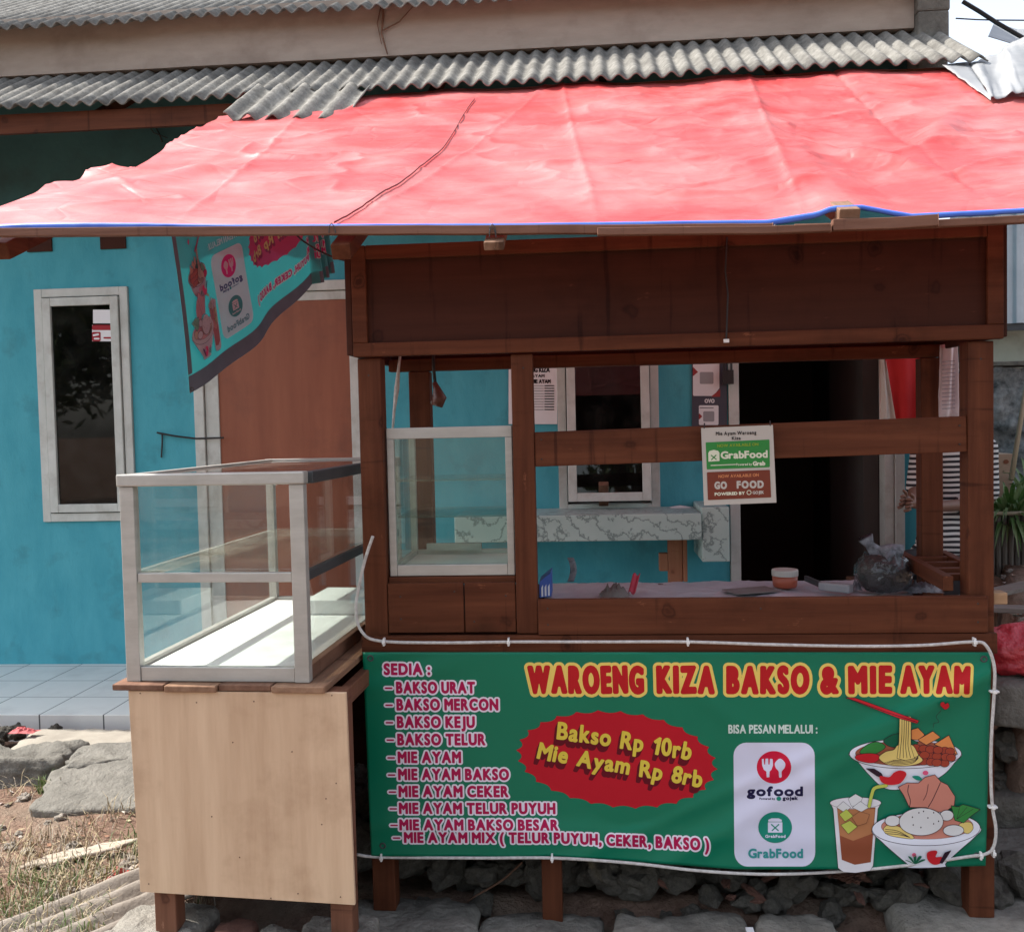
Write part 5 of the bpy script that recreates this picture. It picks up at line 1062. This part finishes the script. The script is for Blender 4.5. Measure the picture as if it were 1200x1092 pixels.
for k in range(26):
    x, y = rng.uniform(-3.6, -2.55), rng.uniform(1.38, 1.65); rock(x, y, gz(x, y)+0.03+0.05*rng.random(), rng.uniform(0.05, 0.11), 'dark rubble lump heaped against the tiled terrace edge', 'rubble against the terrace edge')
for k in range(60):
    y = rng.uniform(0.7, 2.5); x = 1.46+(y-0.55)*0.37+rng.uniform(0.0, 0.9); rock(x, y, gz(x, y)+0.004, rng.uniform(0.02, 0.055), 'small grey pebble on the raised bank right of the stall', 'pebbles on the right bank', 7, 'stone', 'small_stone')
# scraps on the dirt
c = at(97, 1000, z=-0.02); m = MB(); m.grid(lambda s, t: (c.x+(s-0.5)*0.30+0.05*(t-0.5)+0.012*nz(t*6, 3), c.y+(t-0.5)*0.13*(1-0.6*abs(s-0.4))+(s-0.5)*0.12, gz(c.x, c.y)+0.022+0.02*(s-0.5)+0.006*nz(s*4, t*4)), 16, 8)
props(m.build('board_scrap', mat('pale_board', (0.34, 0.28, 0.22), (0.46, 0.4, 0.33), scale=9, rough=0.9, bump=0.4), loc=tuple(c), smooth=True, thick=0.012), 'pale torn board scrap lying on the dirt left of the plywood stand', 'board scrap')
c = at(137, 1026, z=-0.02); m = crumple((c.x, c.y, gz(c.x, c.y)+0.004), 0.03, 0.04, 0.035, 4, 10); props(m.build('wrapper', mat('red_plastic_wrapper', (0.5, 0.05, 0.04), (0.62, 0.12, 0.1), scale=20, rough=0.4), loc=tuple(c)), 'crumpled red wrapper in the dry grass left of the plywood stand', 'wrapper')
c = at(28, 862, z=0.05); m = crumple((c.x, c.y, 0.07), 0.08, 0.03, 0.03, 8, 12); props(m.build('wrapper', mat('dull_red_rag', (0.4, 0.06, 0.07), (0.5, 0.12, 0.12), scale=20, rough=0.7), loc=tuple(c)), 'dull red plastic strip on the rubble by the terrace edge', 'wrapper')
c = at(880, 1075, y=-0.1); m = MB(); m.box(c.x-0.012, c.x+0.01, c.y-0.03, c.y+0.03, -0.03, -0.024); props(m.build('paper_scrap', WHITEP, loc=tuple(c)), 'white paper scrap between two stone slabs in front of the stall', 'paper')
c4s = [at(92, 1092, z=0.03), at(190, 1092, z=0.03), at(172, 1042, z=0.02), at(138, 1055, z=0.02)]
A0, B0 = Vector((-1.72, -0.45, 0.03)), Vector((-1.30, 0.10, 0.05)); dn = (B0-A0).normalized(); pn_ = Vector((dn.y, -dn.x, 0))
def gs(s, t): p = A0+dn*(t*0.75)+pn_*(s-0.5)*0.30; return (p.x, p.y, lerp(0.035, 0.055, t)+0.016*math.cos(s*2*math.pi*3.2)+0.004*nz(s*9, t*9))
m = MB(); m.grid(gs, 40, 20); props(m.build('roof_sheet', mat('dusty_sheet', (0.2, 0.17, 0.14), (0.3, 0.265, 0.225), scale=9, rough=0.95, bump=0.5, bscale=50), loc=tuple(A0), smooth=True, thick=0.008), 'broken corrugated sheet half buried in dirt beside the plywood stand', 'roofing sheet')
m = MB(); m.tube([tuple(at(*q, y=0.12)) for q in curve([(612, 1010), (590, 1030), (560, 1048), (548, 1056)], 4)], 0.003, 5); props(m.build('twig', OLDX, loc=tuple(at(590, 1030, y=0.12))), 'thin dry twig leaning on the rubble under the banner', 'twig')

# dry and green grass, litter
def blades(name, mats, n, area, hmin, hmax, wd, lean, seed, label, dens=None):
    rg = random.Random(seed); m = MB(); k = 0
    while k < n:
        x, y = rg.uniform(*area[:2]), rg.uniform(*area[2:])
        if dens and rg.random() > dens(x, y): continue
        k += 1; z = gz(x, y); h = rg.uniform(hmin, hmax); a = rg.uniform(0, 6.28); l = rg.uniform(0.3, 1)*lean; b = a+1.57
        dx, dy = math.cos(a)*l*h, math.sin(a)*l*h; wx, wy = math.cos(b)*wd, math.sin(b)*wd; hz = h*math.sqrt(max(0.02, 1-l*l*0.9))
        m.add([(x-wx, y-wy, z-0.005), (x+wx, y+wy, z-0.005), (x+dx*0.5+wx*0.7, y+dy*0.5+wy*0.7, z+hz*0.65), (x+dx*0.5-wx*0.7, y+dy*0.5-wy*0.7, z+hz*0.65), (x+dx*1.1, y+dy*1.1, z+hz*0.85)], [(0, 1, 2, 3), (3, 2, 4)], rg.randrange(len(mats)))
    return props(m.build(name, mats), label, 'grass', None, 'stuff')
G1, G2 = mat('grass_green', (0.06, 0.10, 0.025), (0.11, 0.16, 0.05), scale=30, rough=0.7, trans=0.25), mat('grass_green_light', (0.12, 0.17, 0.06), (0.18, 0.22, 0.09), scale=30, rough=0.7, trans=0.25)
S1, S2 = mat('dry_grass', (0.3, 0.24, 0.14), (0.46, 0.38, 0.24), scale=30, rough=0.9), mat('dry_grass_grey', (0.25, 0.21, 0.16), (0.38, 0.33, 0.26), scale=30, rough=0.9)
patch = lambda th, o: (lambda x, y: 1.0 if nz(x*2.2+o, y*2.2, 4, 3)+0.5*sstep(0.75, 0.0, y)-0.2 > th else 0.03)
blades('grass', [G1, G2, G1, S1], 5200, (-3.6, -1.3, -0.7, 0.75), 0.03, 0.10, 0.0022, 0.8, 3, 'short green grass growing in patches on the left dirt', patch(0.18, 0))
blades('grass', [G1, G2], 120, (-2.42, -2.15, 0.98, 1.1), 0.04, 0.11, 0.004, 0.8, 9, 'small green weed tuft below the broken slab')
blades('dry_grass', [S1, S2], 6500, (-3.6, -1.25, -0.7, 1.05), 0.03, 0.12, 0.0019, 1.02, 5, 'dry straw and cut grass scattered over the left dirt', patch(-0.05, 5))
m = MB(); rg = random.Random(8)
for k in range(1500):
    x, y = rg.uniform(-4.2, -1.3), rg.uniform(-0.8, 1.2)
    if k % 3 == 0: x, y = rg.uniform(1.5, 3.2), rg.uniform(0.7, 2.6)
    z = gz(x, y)+0.004; a = rg.uniform(0, 6.28); s = rg.uniform(0.004, 0.02); c, d = math.cos(a)*s, math.sin(a)*s
    m.add([(x-c, y-d, z+rg.uniform(0, .008)), (x+d*.5, y-c*.5, z+rg.uniform(0, .008)), (x+c, y+d, z+rg.uniform(0, .01)), (x-d*.5, y+c*.5, z)], [(0, 1, 2, 3)], rg.randrange(3))
props(m.build('litter', [S1, mat('dead_leaf', (0.2, 0.1, 0.06), (0.32, 0.18, 0.11), scale=20, rough=0.9), mat('chip', (0.45, 0.4, 0.35), (0.55, 0.5, 0.45), scale=20, rough=0.9)]), 'dead leaf bits and chips strewn over the dirt', 'litter', None, 'stuff')

# ================================================================== RIGHT BACKGROUND
REDBAG = mat('red_plastic_film', (0.45, 0.015, 0.03), (0.58, 0.06, 0.08), scale=9, rough=0.22, bump=0.9, bscale=18, spec=0.6)
m = blob((1.53, 0.62, 0.65), 0.16, 0.1, 0.1, 0.16, 2.4, 12, 5, flat=-0.08); props(m.build('plastic_bag', REDBAG, loc=(1.53, 0.62, 0.567), smooth=True), 'shiny red plastic bag on the pale block right of the stall', 'bag')
m = MB(); 
for k, (a, b) in enumerate((((1.42, 0.85, 0.76), (1.95, 0.9, 0.73)), ((1.40, 1.0, 0.75), (1.9, 1.3, 0.78)))):
    props(MB().bar(a, b, 0.09, 0.018).build('plank', mat('grey_weathered_wood', (0.12, 0.1, 0.085), (0.24, 0.21, 0.18), scale=3, stretch=(2, 20, 20), rough=0.95), loc=a, bevel=0.002), ('grey weathered plank lying beyond the red plastic bag', 'grey weathered plank lying crosswise on the bank behind the other plank')[k], 'plank')
be = thing('bamboo_edging', 'dark row of upright bamboo stakes edging the plant bed', 'edging', (2.4, 2.65, 0.68)); BAM = mat('weathered_bamboo', (0.07, 0.06, 0.05), (0.18, 0.155, 0.13), scale=4, stretch=(8, 8, 1), rough=0.9)
for k in range(34):
    x = 2.12+k*0.034; z1 = 0.93+0.012*nz(k*1.3, 2); MB().tube([(x, 2.65+0.006*nz(k, 1), 0.6), (x+0.004*nz(k, 5), 2.65, z1)], [0.017, 0.015], 8).build('stake', BAM, be, smooth=False)
MB().tube([(2.08, 2.63, 0.945), (2.6, 2.62, 0.94), (3.3, 2.63, 0.93)], 0.012, 7).build('rail', mat('pale_bamboo', (0.4, 0.34, 0.24), (0.5, 0.43, 0.32), scale=9, rough=0.8), be, smooth=True)
LF1, LF2 = mat('strap_leaf', (0.05, 0.12, 0.025), (0.11, 0.2, 0.05), scale=12, rough=0.5, trans=0.25), mat('strap_leaf_pale', (0.16, 0.24, 0.09), (0.24, 0.31, 0.14), scale=12, rough=0.5, trans=0.25)
def strap_plant(x, y, z, n, ln_, seed, label):
    rg = random.Random(seed); t = thing('strap_leaf_plant', label, 'plant', (x, y, z))
    for mi in (0, 1):
        m = MB()
        for k in range(n//2):
            a = rg.uniform(0, 6.28); L_ = ln_*rg.uniform(0.6, 1.1); w_ = 0.011*rg.uniform(0.7, 1.2); r0 = rg.uniform(0, 0.05); up = rg.uniform(0.35, 1.0); p = []
            ca, sa = math.cos(a), math.sin(a)
            for i in range(7):
                q = i/6; rr = r0+L_*0.8*(q*(1.15-up*0.6)); zz = z+L_*(up*1.15*q-0.75*q*q*(1.2-up*0.5)); ww = w_*(1-q**3)+0.001
                p += [(x+ca*rr-sa*ww, y+sa*rr+ca*ww, zz), (x+ca*rr, y+sa*rr, zz-0.004), (x+ca*rr+sa*ww, y+sa*rr-ca*ww, zz)]
            m.add(p, [f for i in range(6) for f in ((i*3, i*3+1, i*3+4, i*3+3), (i*3+1, i*3+2, i*3+5, i*3+4))])
        m.build('leaves', (LF1, LF2)[mi], t, smooth=True)
strap_plant(2.37, 2.78, 0.86, 260, 0.46, 1, 'leafy green strap plant behind the bamboo edging nearest the house'); strap_plant(2.95, 2.9, 0.86, 220, 0.48, 2, 'green strap plant at the far right of the bamboo edging'); strap_plant(2.68, 3.2, 0.84, 260, 0.6, 3, 'taller green strap plant behind the two front ones')
CARD = mat('cardboard', (0.34, 0.23, 0.16), (0.4, 0.28, 0.2), scale=5, rough=0.9)
a, b = at(1163, 532, y=3.1), at(1187, 595, y=3.1); cbx = MB().box(a.x-0.12, b.x, 3.1, 3.35, b.z-0.35, a.z).build('carton', CARD, loc=(b.x-0.1, 3.2, b.z-0.35), bevel=0.004); props(cbx, 'tall brown cardboard carton behind the seated person', 'carton'); WL[cbx.name] = Vector((b.x-0.1, 3.2, b.z-0.35))
A = Art(plane_fn(3.098), 0.0004); A.put(poly(ell(1179, 541, 3.2, 2.6, 16)), ink('carton_mark', 120, 70, 50), cell=0.5); A.build('print', cbx)
p, q = at(1185, 562, y=2.95), at(1222, 330, y=3.3); props(MB().tube([p, q], [0.016, 0.012], 8).build('bamboo_pole', mat('yellow_bamboo', (0.36, 0.29, 0.19), (0.46, 0.38, 0.26), scale=4, rough=0.7), loc=tuple(p), smooth=True), 'thin tan bamboo pole leaning over the plant bed', 'pole')
TW = mat('rough_dark_plaster', (0.025, 0.027, 0.027), (0.36, 0.365, 0.36), scale=11, rough=0.95, bump=1.0, bscale=9)
m = MB(); m.grid(lambda s, t: (lerp(2.3, 8, s), 5.2+0.10*nz(s*26, t*8, 2, 4), lerp(0.4, 1.86+0.03*nz(s*20, 3), t)), 160, 40); m.box(2.3, 8, 5.32, 5.5, 0.4, 1.85)
props(m.build('stone_wall', TW, loc=(4, 5.3, 0.4), smooth=True), 'rough dark stone wall behind the plant bed', 'wall')
m = MB(); m.box(2.3, 8, 5.15, 5.55, 1.875, 1.91); props(m.build('wall_coping', CONC, loc=(4, 5.3, 1.86), bevel=0.005), 'pale coping along the rough dark stone wall', 'coping')
hb = thing('outbuilding', 'small pale green building with terracotta tiled roof behind the stone wall', 'building', (5, 7.5, 0.5)); GRN = mat('pale_green_plaster', (0.33, 0.38, 0.32), (0.42, 0.46, 0.4), scale=3, rough=0.9, stain=(0.15, 0.15, 0.12), sscale=2, samt=0.7)
MB().box(3.2, 9, 7.5, 9.5, 0.4, 2.42).build('wall', GRN, hb)
for x0_ in (3.55, 5.2, 6.6):
    f = MB().box(x0_, x0_+0.42, 7.49, 7.495, 2.02, 2.26).build('window', ROOMM, hb); MB().box(x0_, x0_+0.42, 7.47, 7.499, 2.3, 2.37).build('lintel', ROOMM, f)
TER = mat('terracotta_tile', (0.36, 0.15, 0.09), (0.5, 0.25, 0.17), scale=9, rough=0.9, stain=(0.2, 0.12, 0.1), sscale=4, samt=0.6)
m = MB(); m.grid(lambda s, t: (lerp(2.9, 9.2, s), lerp(7.1, 9, t), lerp(2.36, 3.3, t)+0.03*abs(math.sin(s*78))-0.02*((t*8) % 1)), 420, 32); m.build('roof', TER, hb, smooth=True, thick=0.02)
ms = thing('metal_shed', 'pale blue corrugated metal shed wall on a green post behind the house corner', 'shed', (4, 4.7, 0.6)); BLS = mat('pale_blue_metal', (0.5, 0.56, 0.6), (0.6, 0.65, 0.69), scale=5, rough=0.5, stain=(0.3, 0.33, 0.36), sscale=3, samt=0.5)
def shd(s, t):
    x = lerp(2.72, 6, s); ph = (x % 0.16)/0.16; return (x, 4.7-(0.03 if ph < 0.3 else (0.03*(1-(ph-0.3)/0.1) if ph < 0.4 else (0 if ph < 0.9 else 0.03*(ph-0.9)/0.1))), lerp(2.17, 3.6, t))
m = MB(); m.grid(shd, 500, 3); m.build('cladding', BLS, ms, thick=0.003); m = MB(); m.box(2.6, 6, 4.72, 4.78, 2.12, 2.2); m.build('beam', DARKMETAL, ms)
gp = at(1163, 500, y=4.5); MB().box(gp.x-0.03, gp.x+0.03, 4.72, 4.78, 0.6, 2.12).build('post', mat('green_paint', (0.05, 0.17, 0.09), (0.07, 0.22, 0.12), scale=9, rough=0.5), ms)

# ================================================================== PERSON
SKIN = mat('skin', (0.17, 0.085, 0.055), (0.21, 0.105, 0.07), scale=9, rough=0.55)
def stripes(name, rot):
    m = mat(name, (0.62, 0.62, 0.6), rough=0.9); n = m.node_tree; N = n.nodes; K = n.links; p = N['Principled BSDF']
    tc = N.new('ShaderNodeTexCoord'); mp = N.new('ShaderNodeMapping'); mp.inputs['Rotation'].default_value = rot; wv = N.new('ShaderNodeTexWave'); wv.bands_direction = 'Z'; wv.inputs['Scale'].default_value = 11.5; wv.inputs['Distortion'].default_value = 1.2; wv.inputs['Detail'].default_value = 1; wv.inputs['Detail Scale'].default_value = 0.6
    K.new(tc.outputs['Object'], mp.inputs[0]); K.new(mp.outputs[0], wv.inputs[0]); cr = N.new('ShaderNodeValToRGB'); cr.color_ramp.interpolation = 'CONSTANT'; e = cr.color_ramp.elements; e[0].color = (0.02, 0.02, 0.024, 1); e[1].position = 0.5; e[1].color = (0.6, 0.6, 0.58, 1)
    K.new(wv.outputs['Fac'], cr.inputs[0]); K.new(cr.outputs[0], p.inputs['Base Color']); return m
def skinned(name, verts, edges, mats, parent, root=0, sub=2):
    base = WL[parent.name] if parent else Vector(verts[root][0]); me = bpy.data.meshes.new(name); me.from_pydata([tuple(Vector(v[0])-base) for v in verts], edges, []); me.materials.append(mats)
    o = bpy.data.objects.new(name, me); COL.objects.link(o)
    if parent: o.parent = parent
    else: o.location = base
    WL[o.name] = base
    if not me.skin_vertices: 
        pass
    md = o.modifiers.new('skin', 'SKIN'); md.use_smooth_shade = True; md.branch_smoothing = 0.3
    lay = me.skin_vertices[0] if me.skin_vertices else None
    if lay is None:
        bm = bmesh.new(); bm.from_mesh(me); bm.verts.layers.skin.verify(); bm.to_mesh(me); bm.free(); lay = me.skin_vertices[0]
    for i, v in enumerate(verts): r = v[1]; lay.data[i].radius = r if isinstance(r, tuple) else (r, r); lay.data[i].use_root = (i == root)
    s = o.modifiers.new('sub', 'SUBSURF'); s.levels = sub; s.render_levels = sub; return o
YP = 2.42
J = dict(pel=at(1112, 652, y=YP+0.03), sp=at(1113, 600, y=YP+0.03), ch=at(1117, 540, y=YP+0.03), ne=at(1122, 494, y=YP), hb_=at(1127, 472, y=YP-0.03), hm=at(1129, 455, y=YP-0.03), ht=at(1130, 434, y=YP-0.01),
    sl=at(1083, 510, y=YP), sr=at(1154, 512, y=YP+0.04), el=at(1074, 572, y=YP-0.1), er=at(1158, 590, y=YP-0.02), wl=at(1067, 590, y=YP-0.30), wr=at(1088, 594, y=YP-0.32), hl=at(1062, 586, y=YP-0.36), hr=at(1070, 590, y=YP-0.38),
    kl=at(1052, 662, y=YP-0.42), kr=at(1122, 675, y=YP-0.46), hpl=at(1095, 660, y=YP), hpr=at(1132, 662, y=YP))
for k in ('kl', 'kr'): J['a'+k[1]] = Vector((J[k].x, J[k].y+0.03, 0.17)); J['t'+k[1]] = Vector((J[k].x, J[k].y-0.13, 0.115))
ver = []; idx = {}; ed = []
def jv(n, r, p=None): idx[n] = len(ver); ver.append((J[n] if p is None else p, r)); return idx[n]
for n, r in (('pel', (0.14, 0.11)), ('sp', (0.13, 0.1)), ('ch', (0.14, 0.1)), ('ne', 0.05), ('hb_', 0.065), ('hm', (0.078, 0.095)), ('ht', 0.06), ('sl', 0.055), ('sr', 0.055), ('el', 0.04), ('er', 0.04), ('wl', 0.027), ('wr', 0.027), ('hl', (0.03, 0.02)), ('hr', (0.03, 0.02)), ('hpl', 0.095), ('hpr', 0.095), ('kl', 0.06), ('kr', 0.06), ('al', 0.038), ('ar', 0.038), ('tl', 0.032), ('tr', 0.032)): jv(n, r)
ed = [(idx[a], idx[b]) for a, b in (('pel', 'sp'), ('sp', 'ch'), ('ch', 'ne'), ('ne', 'hb_'), ('hb_', 'hm'), ('hm', 'ht'), ('ch', 'sl'), ('ch', 'sr'), ('sl', 'el'), ('el', 'wl'), ('wl', 'hl'), ('sr', 'er'), ('er', 'wr'), ('wr', 'hr'), ('pel', 'hpl'), ('pel', 'hpr'), ('hpl', 'kl'), ('hpr', 'kr'), ('kl', 'al'), ('kr', 'ar'), ('al', 'tl'), ('ar', 'tr'))]
nv = len(ver); ver.append((J['hm']+Vector((-0.01, -0.105, -0.01)), 0.014)); ed.append((idx['hm'], nv))
for side, hn, sx in (('l', 'hl', 1), ('r', 'hr', -1)):
    h = J[hn]
    for k in range(5):
        if k < 4: d = Vector((-0.02*1-0.004*k, -0.035-0.006*(1.5-abs(k-1.5)), 0.022-0.016*k)); d2 = Vector((-0.02, -0.002, -0.006)) if sx > 0 else Vector((-0.022, 0.008, -0.004))
        else: d = Vector((-0.005, -0.012, 0.035)); d2 = Vector((-0.018, -0.012, 0.012))
        a = len(ver); ver.append((h+d*0.55, 0.0105)); ver.append((h+d*1.15, 0.009)); ver.append((h+d*1.15+d2, 0.0075)); ed += [(idx[hn], a), (a, a+1), (a+1, a+2)]
person = skinned('person', ver, ed, SKIN, None)
props(person, 'person in a black and white striped tunic sitting behind the right stall post', 'person')
TZ, TXs = stripes('striped_knit', (0, 0.03, 0)), stripes('striped_sleeve', (0, R(80), 0.2))
skinned('tunic', [(J['pel']+Vector((0, -0.02, 0.02)), (0.185, 0.15)), (J['sp'], (0.165, 0.135)), (J['ch'], (0.175, 0.13)), (J['ne']+Vector((0, 0, -0.03)), 0.075), (J['sl'], 0.075), (J['sr'], 0.075), (J['hpl'].lerp(J['kl'], 0.45)+Vector((0, 0, 0.012)), 0.1), (J['hpr'].lerp(J['kr'], 0.5)+Vector((0, 0, 0.012)), 0.1)],
    [(0, 1), (1, 2), (2, 3), (2, 4), (2, 5), (0, 6), (0, 7)], TZ, person)
skinned('sleeve', [(J['sl'], 0.07), (J['sl'].lerp(J['el'], 0.5), 0.06), (J['el'], 0.058), (J['el'].lerp(J['wl'], 0.35), 0.05)], [(0, 1), (1, 2), (2, 3)], TZ, person)
skinned('sleeve', [(J['sr'], 0.072), (J['sr'].lerp(J['er'], 0.5), 0.064), (J['er'], 0.062)], [(0, 1), (1, 2)], TZ, person)
skinned('cuff', [(J['er'].lerp(J['wr'], 0.05), 0.066), (J['er'].lerp(J['wr'], 0.3), 0.072), (J['er'].lerp(J['wr'], 0.52), 0.06)], [(0, 1), (1, 2)], TXs, person)
TRO = mat('black_trousers', (0.015, 0.015, 0.017), (0.025, 0.025, 0.028), scale=9, rough=0.9)
for a, b, c in (('hpl', 'kl', 'al'), ('hpr', 'kr', 'ar')): skinned('trouser_leg', [(J[a], 0.105), (J[b], 0.075), (J[c]+Vector((0, 0, 0.04)), 0.055)], [(0, 1), (1, 2)], TRO, person)
skinned('headscarf', [(J['ne']+Vector((0, 0.01, -0.02)), 0.085), (J['hb_']+Vector((0.01, 0.035, 0)), (0.085, 0.075)), (J['hm']+Vector((0.01, 0.04, 0.01)), (0.098, 0.09)), (J['ht']+Vector((0.005, 0.02, 0.0)), 0.078)], [(0, 1), (1, 2), (2, 3)], mat('navy_headscarf', (0.012, 0.014, 0.03), (0.02, 0.024, 0.045), scale=9, rough=0.9), person)
EYE = mat('eye_dark', (0.01, 0.01, 0.01)); m = MB()
for s in (-1, 1):
    c = J['hm']+Vector((s*0.03-0.006, -0.092, 0.012)); blob(tuple(c), 0.011, 0.006, 0.006, 0, 1, 0, 2).build('eye', EYE, person, smooth=True)
bc = J['pel']; bn_ = thing('bench', 'low wooden bench under the seated person', 'bench', (bc.x, bc.y, 0.1)); sz = bc.z-0.13
MB().box(bc.x-0.5, bc.x+0.3, bc.y-0.16, bc.y+0.18, sz-0.03, sz).build('seat', OLDX, bn_, bevel=0.004)
for x in (-0.45, 0.2):
    for y in (-0.12, 0.12): MB().box(bc.x+x, bc.x+x+0.05, bc.y+y, bc.y+y+0.05, 0.05, sz-0.03).build('leg', OLDX, bn_, bevel=0.003)

# ================================================================== ACROSS THE LANE (reflected in the panes)
BARK = mat('bark', (0.09, 0.065, 0.045), (0.17, 0.13, 0.1), scale=9, stretch=(3, 3, 0.6), rough=0.95, bump=0.6)
TL1, TL2 = mat('tree_leaf', (0.04, 0.075, 0.022), (0.075, 0.12, 0.04), scale=3, rough=0.6, trans=0.2), mat('tree_leaf_light', (0.075, 0.12, 0.035), (0.11, 0.16, 0.055), scale=3, rough=0.6, trans=0.2)
def tree(x, y, h, rad, seed, label):
    rg = random.Random(seed); t = thing('shade_tree', label, 'tree', (x, y, -0.05)); m = MB()
    m.tube([(x, y, -0.1), (x+0.1, y, h*0.3), (x+0.05, y+0.1, h*0.6)], [0.2, 0.15, 0.09], 10); tips = []
    for k in range(7):
        a = rg.uniform(0, 6.28); z0 = h*rg.uniform(0.3, 0.6); e = Vector((x+math.cos(a)*rad*0.7, y+math.sin(a)*rad*0.7, h*rg.uniform(0.55, 0.9))); m.tube([(x+0.08, y, z0), tuple(Vector((x, y, z0)).lerp(e, 0.5)+Vector((0, 0, 0.2))), tuple(e)], [0.08, 0.05, 0.02], 6)
    m.build('trunk', BARK, t, smooth=True)
    m = MB(); cl = [(x+rg.gauss(0, rad*0.5), y+rg.gauss(0, rad*0.5), h*rg.uniform(0.42, 1.0), rg.uniform(0.25, 0.5)*rad) for _ in range(22)]
    for k in range(5000):
        cx, cy, cz, cr = rg.choice(cl); d = Vector((rg.gauss(0, 1), rg.gauss(0, 1), rg.gauss(0, 0.8))).normalized()*cr*rg.uniform(0.5, 1); p = Vector((cx, cy, cz))+d
        a = Vector((rg.uniform(-1, 1), rg.uniform(-1, 1), rg.uniform(-1, 1))).normalized(); b = a.orthogonal().normalized(); s = rg.uniform(0.1, 0.2)
        m.add([p-a*s, p+b*s*0.5, p+a*s, p-b*s*0.5], [(0, 1, 2, 3)], rg.randrange(2))
    m.build('crown', [TL1, TL2], t)
tree(-9.5, -11.0, 6.0, 2.4, 1, 'broad tree across the lane, reflected in the left window'); tree(-4.5, -12.5, 5.2, 2.2, 2, 'shorter tree across the lane between the two taller ones'); tree(0.5, -11.5, 6.5, 2.6, 3, 'tall tree across the lane facing the stall'); tree(6.5, -12.5, 5.5, 2.5, 4, 'round tree across the lane nearest the garden side')
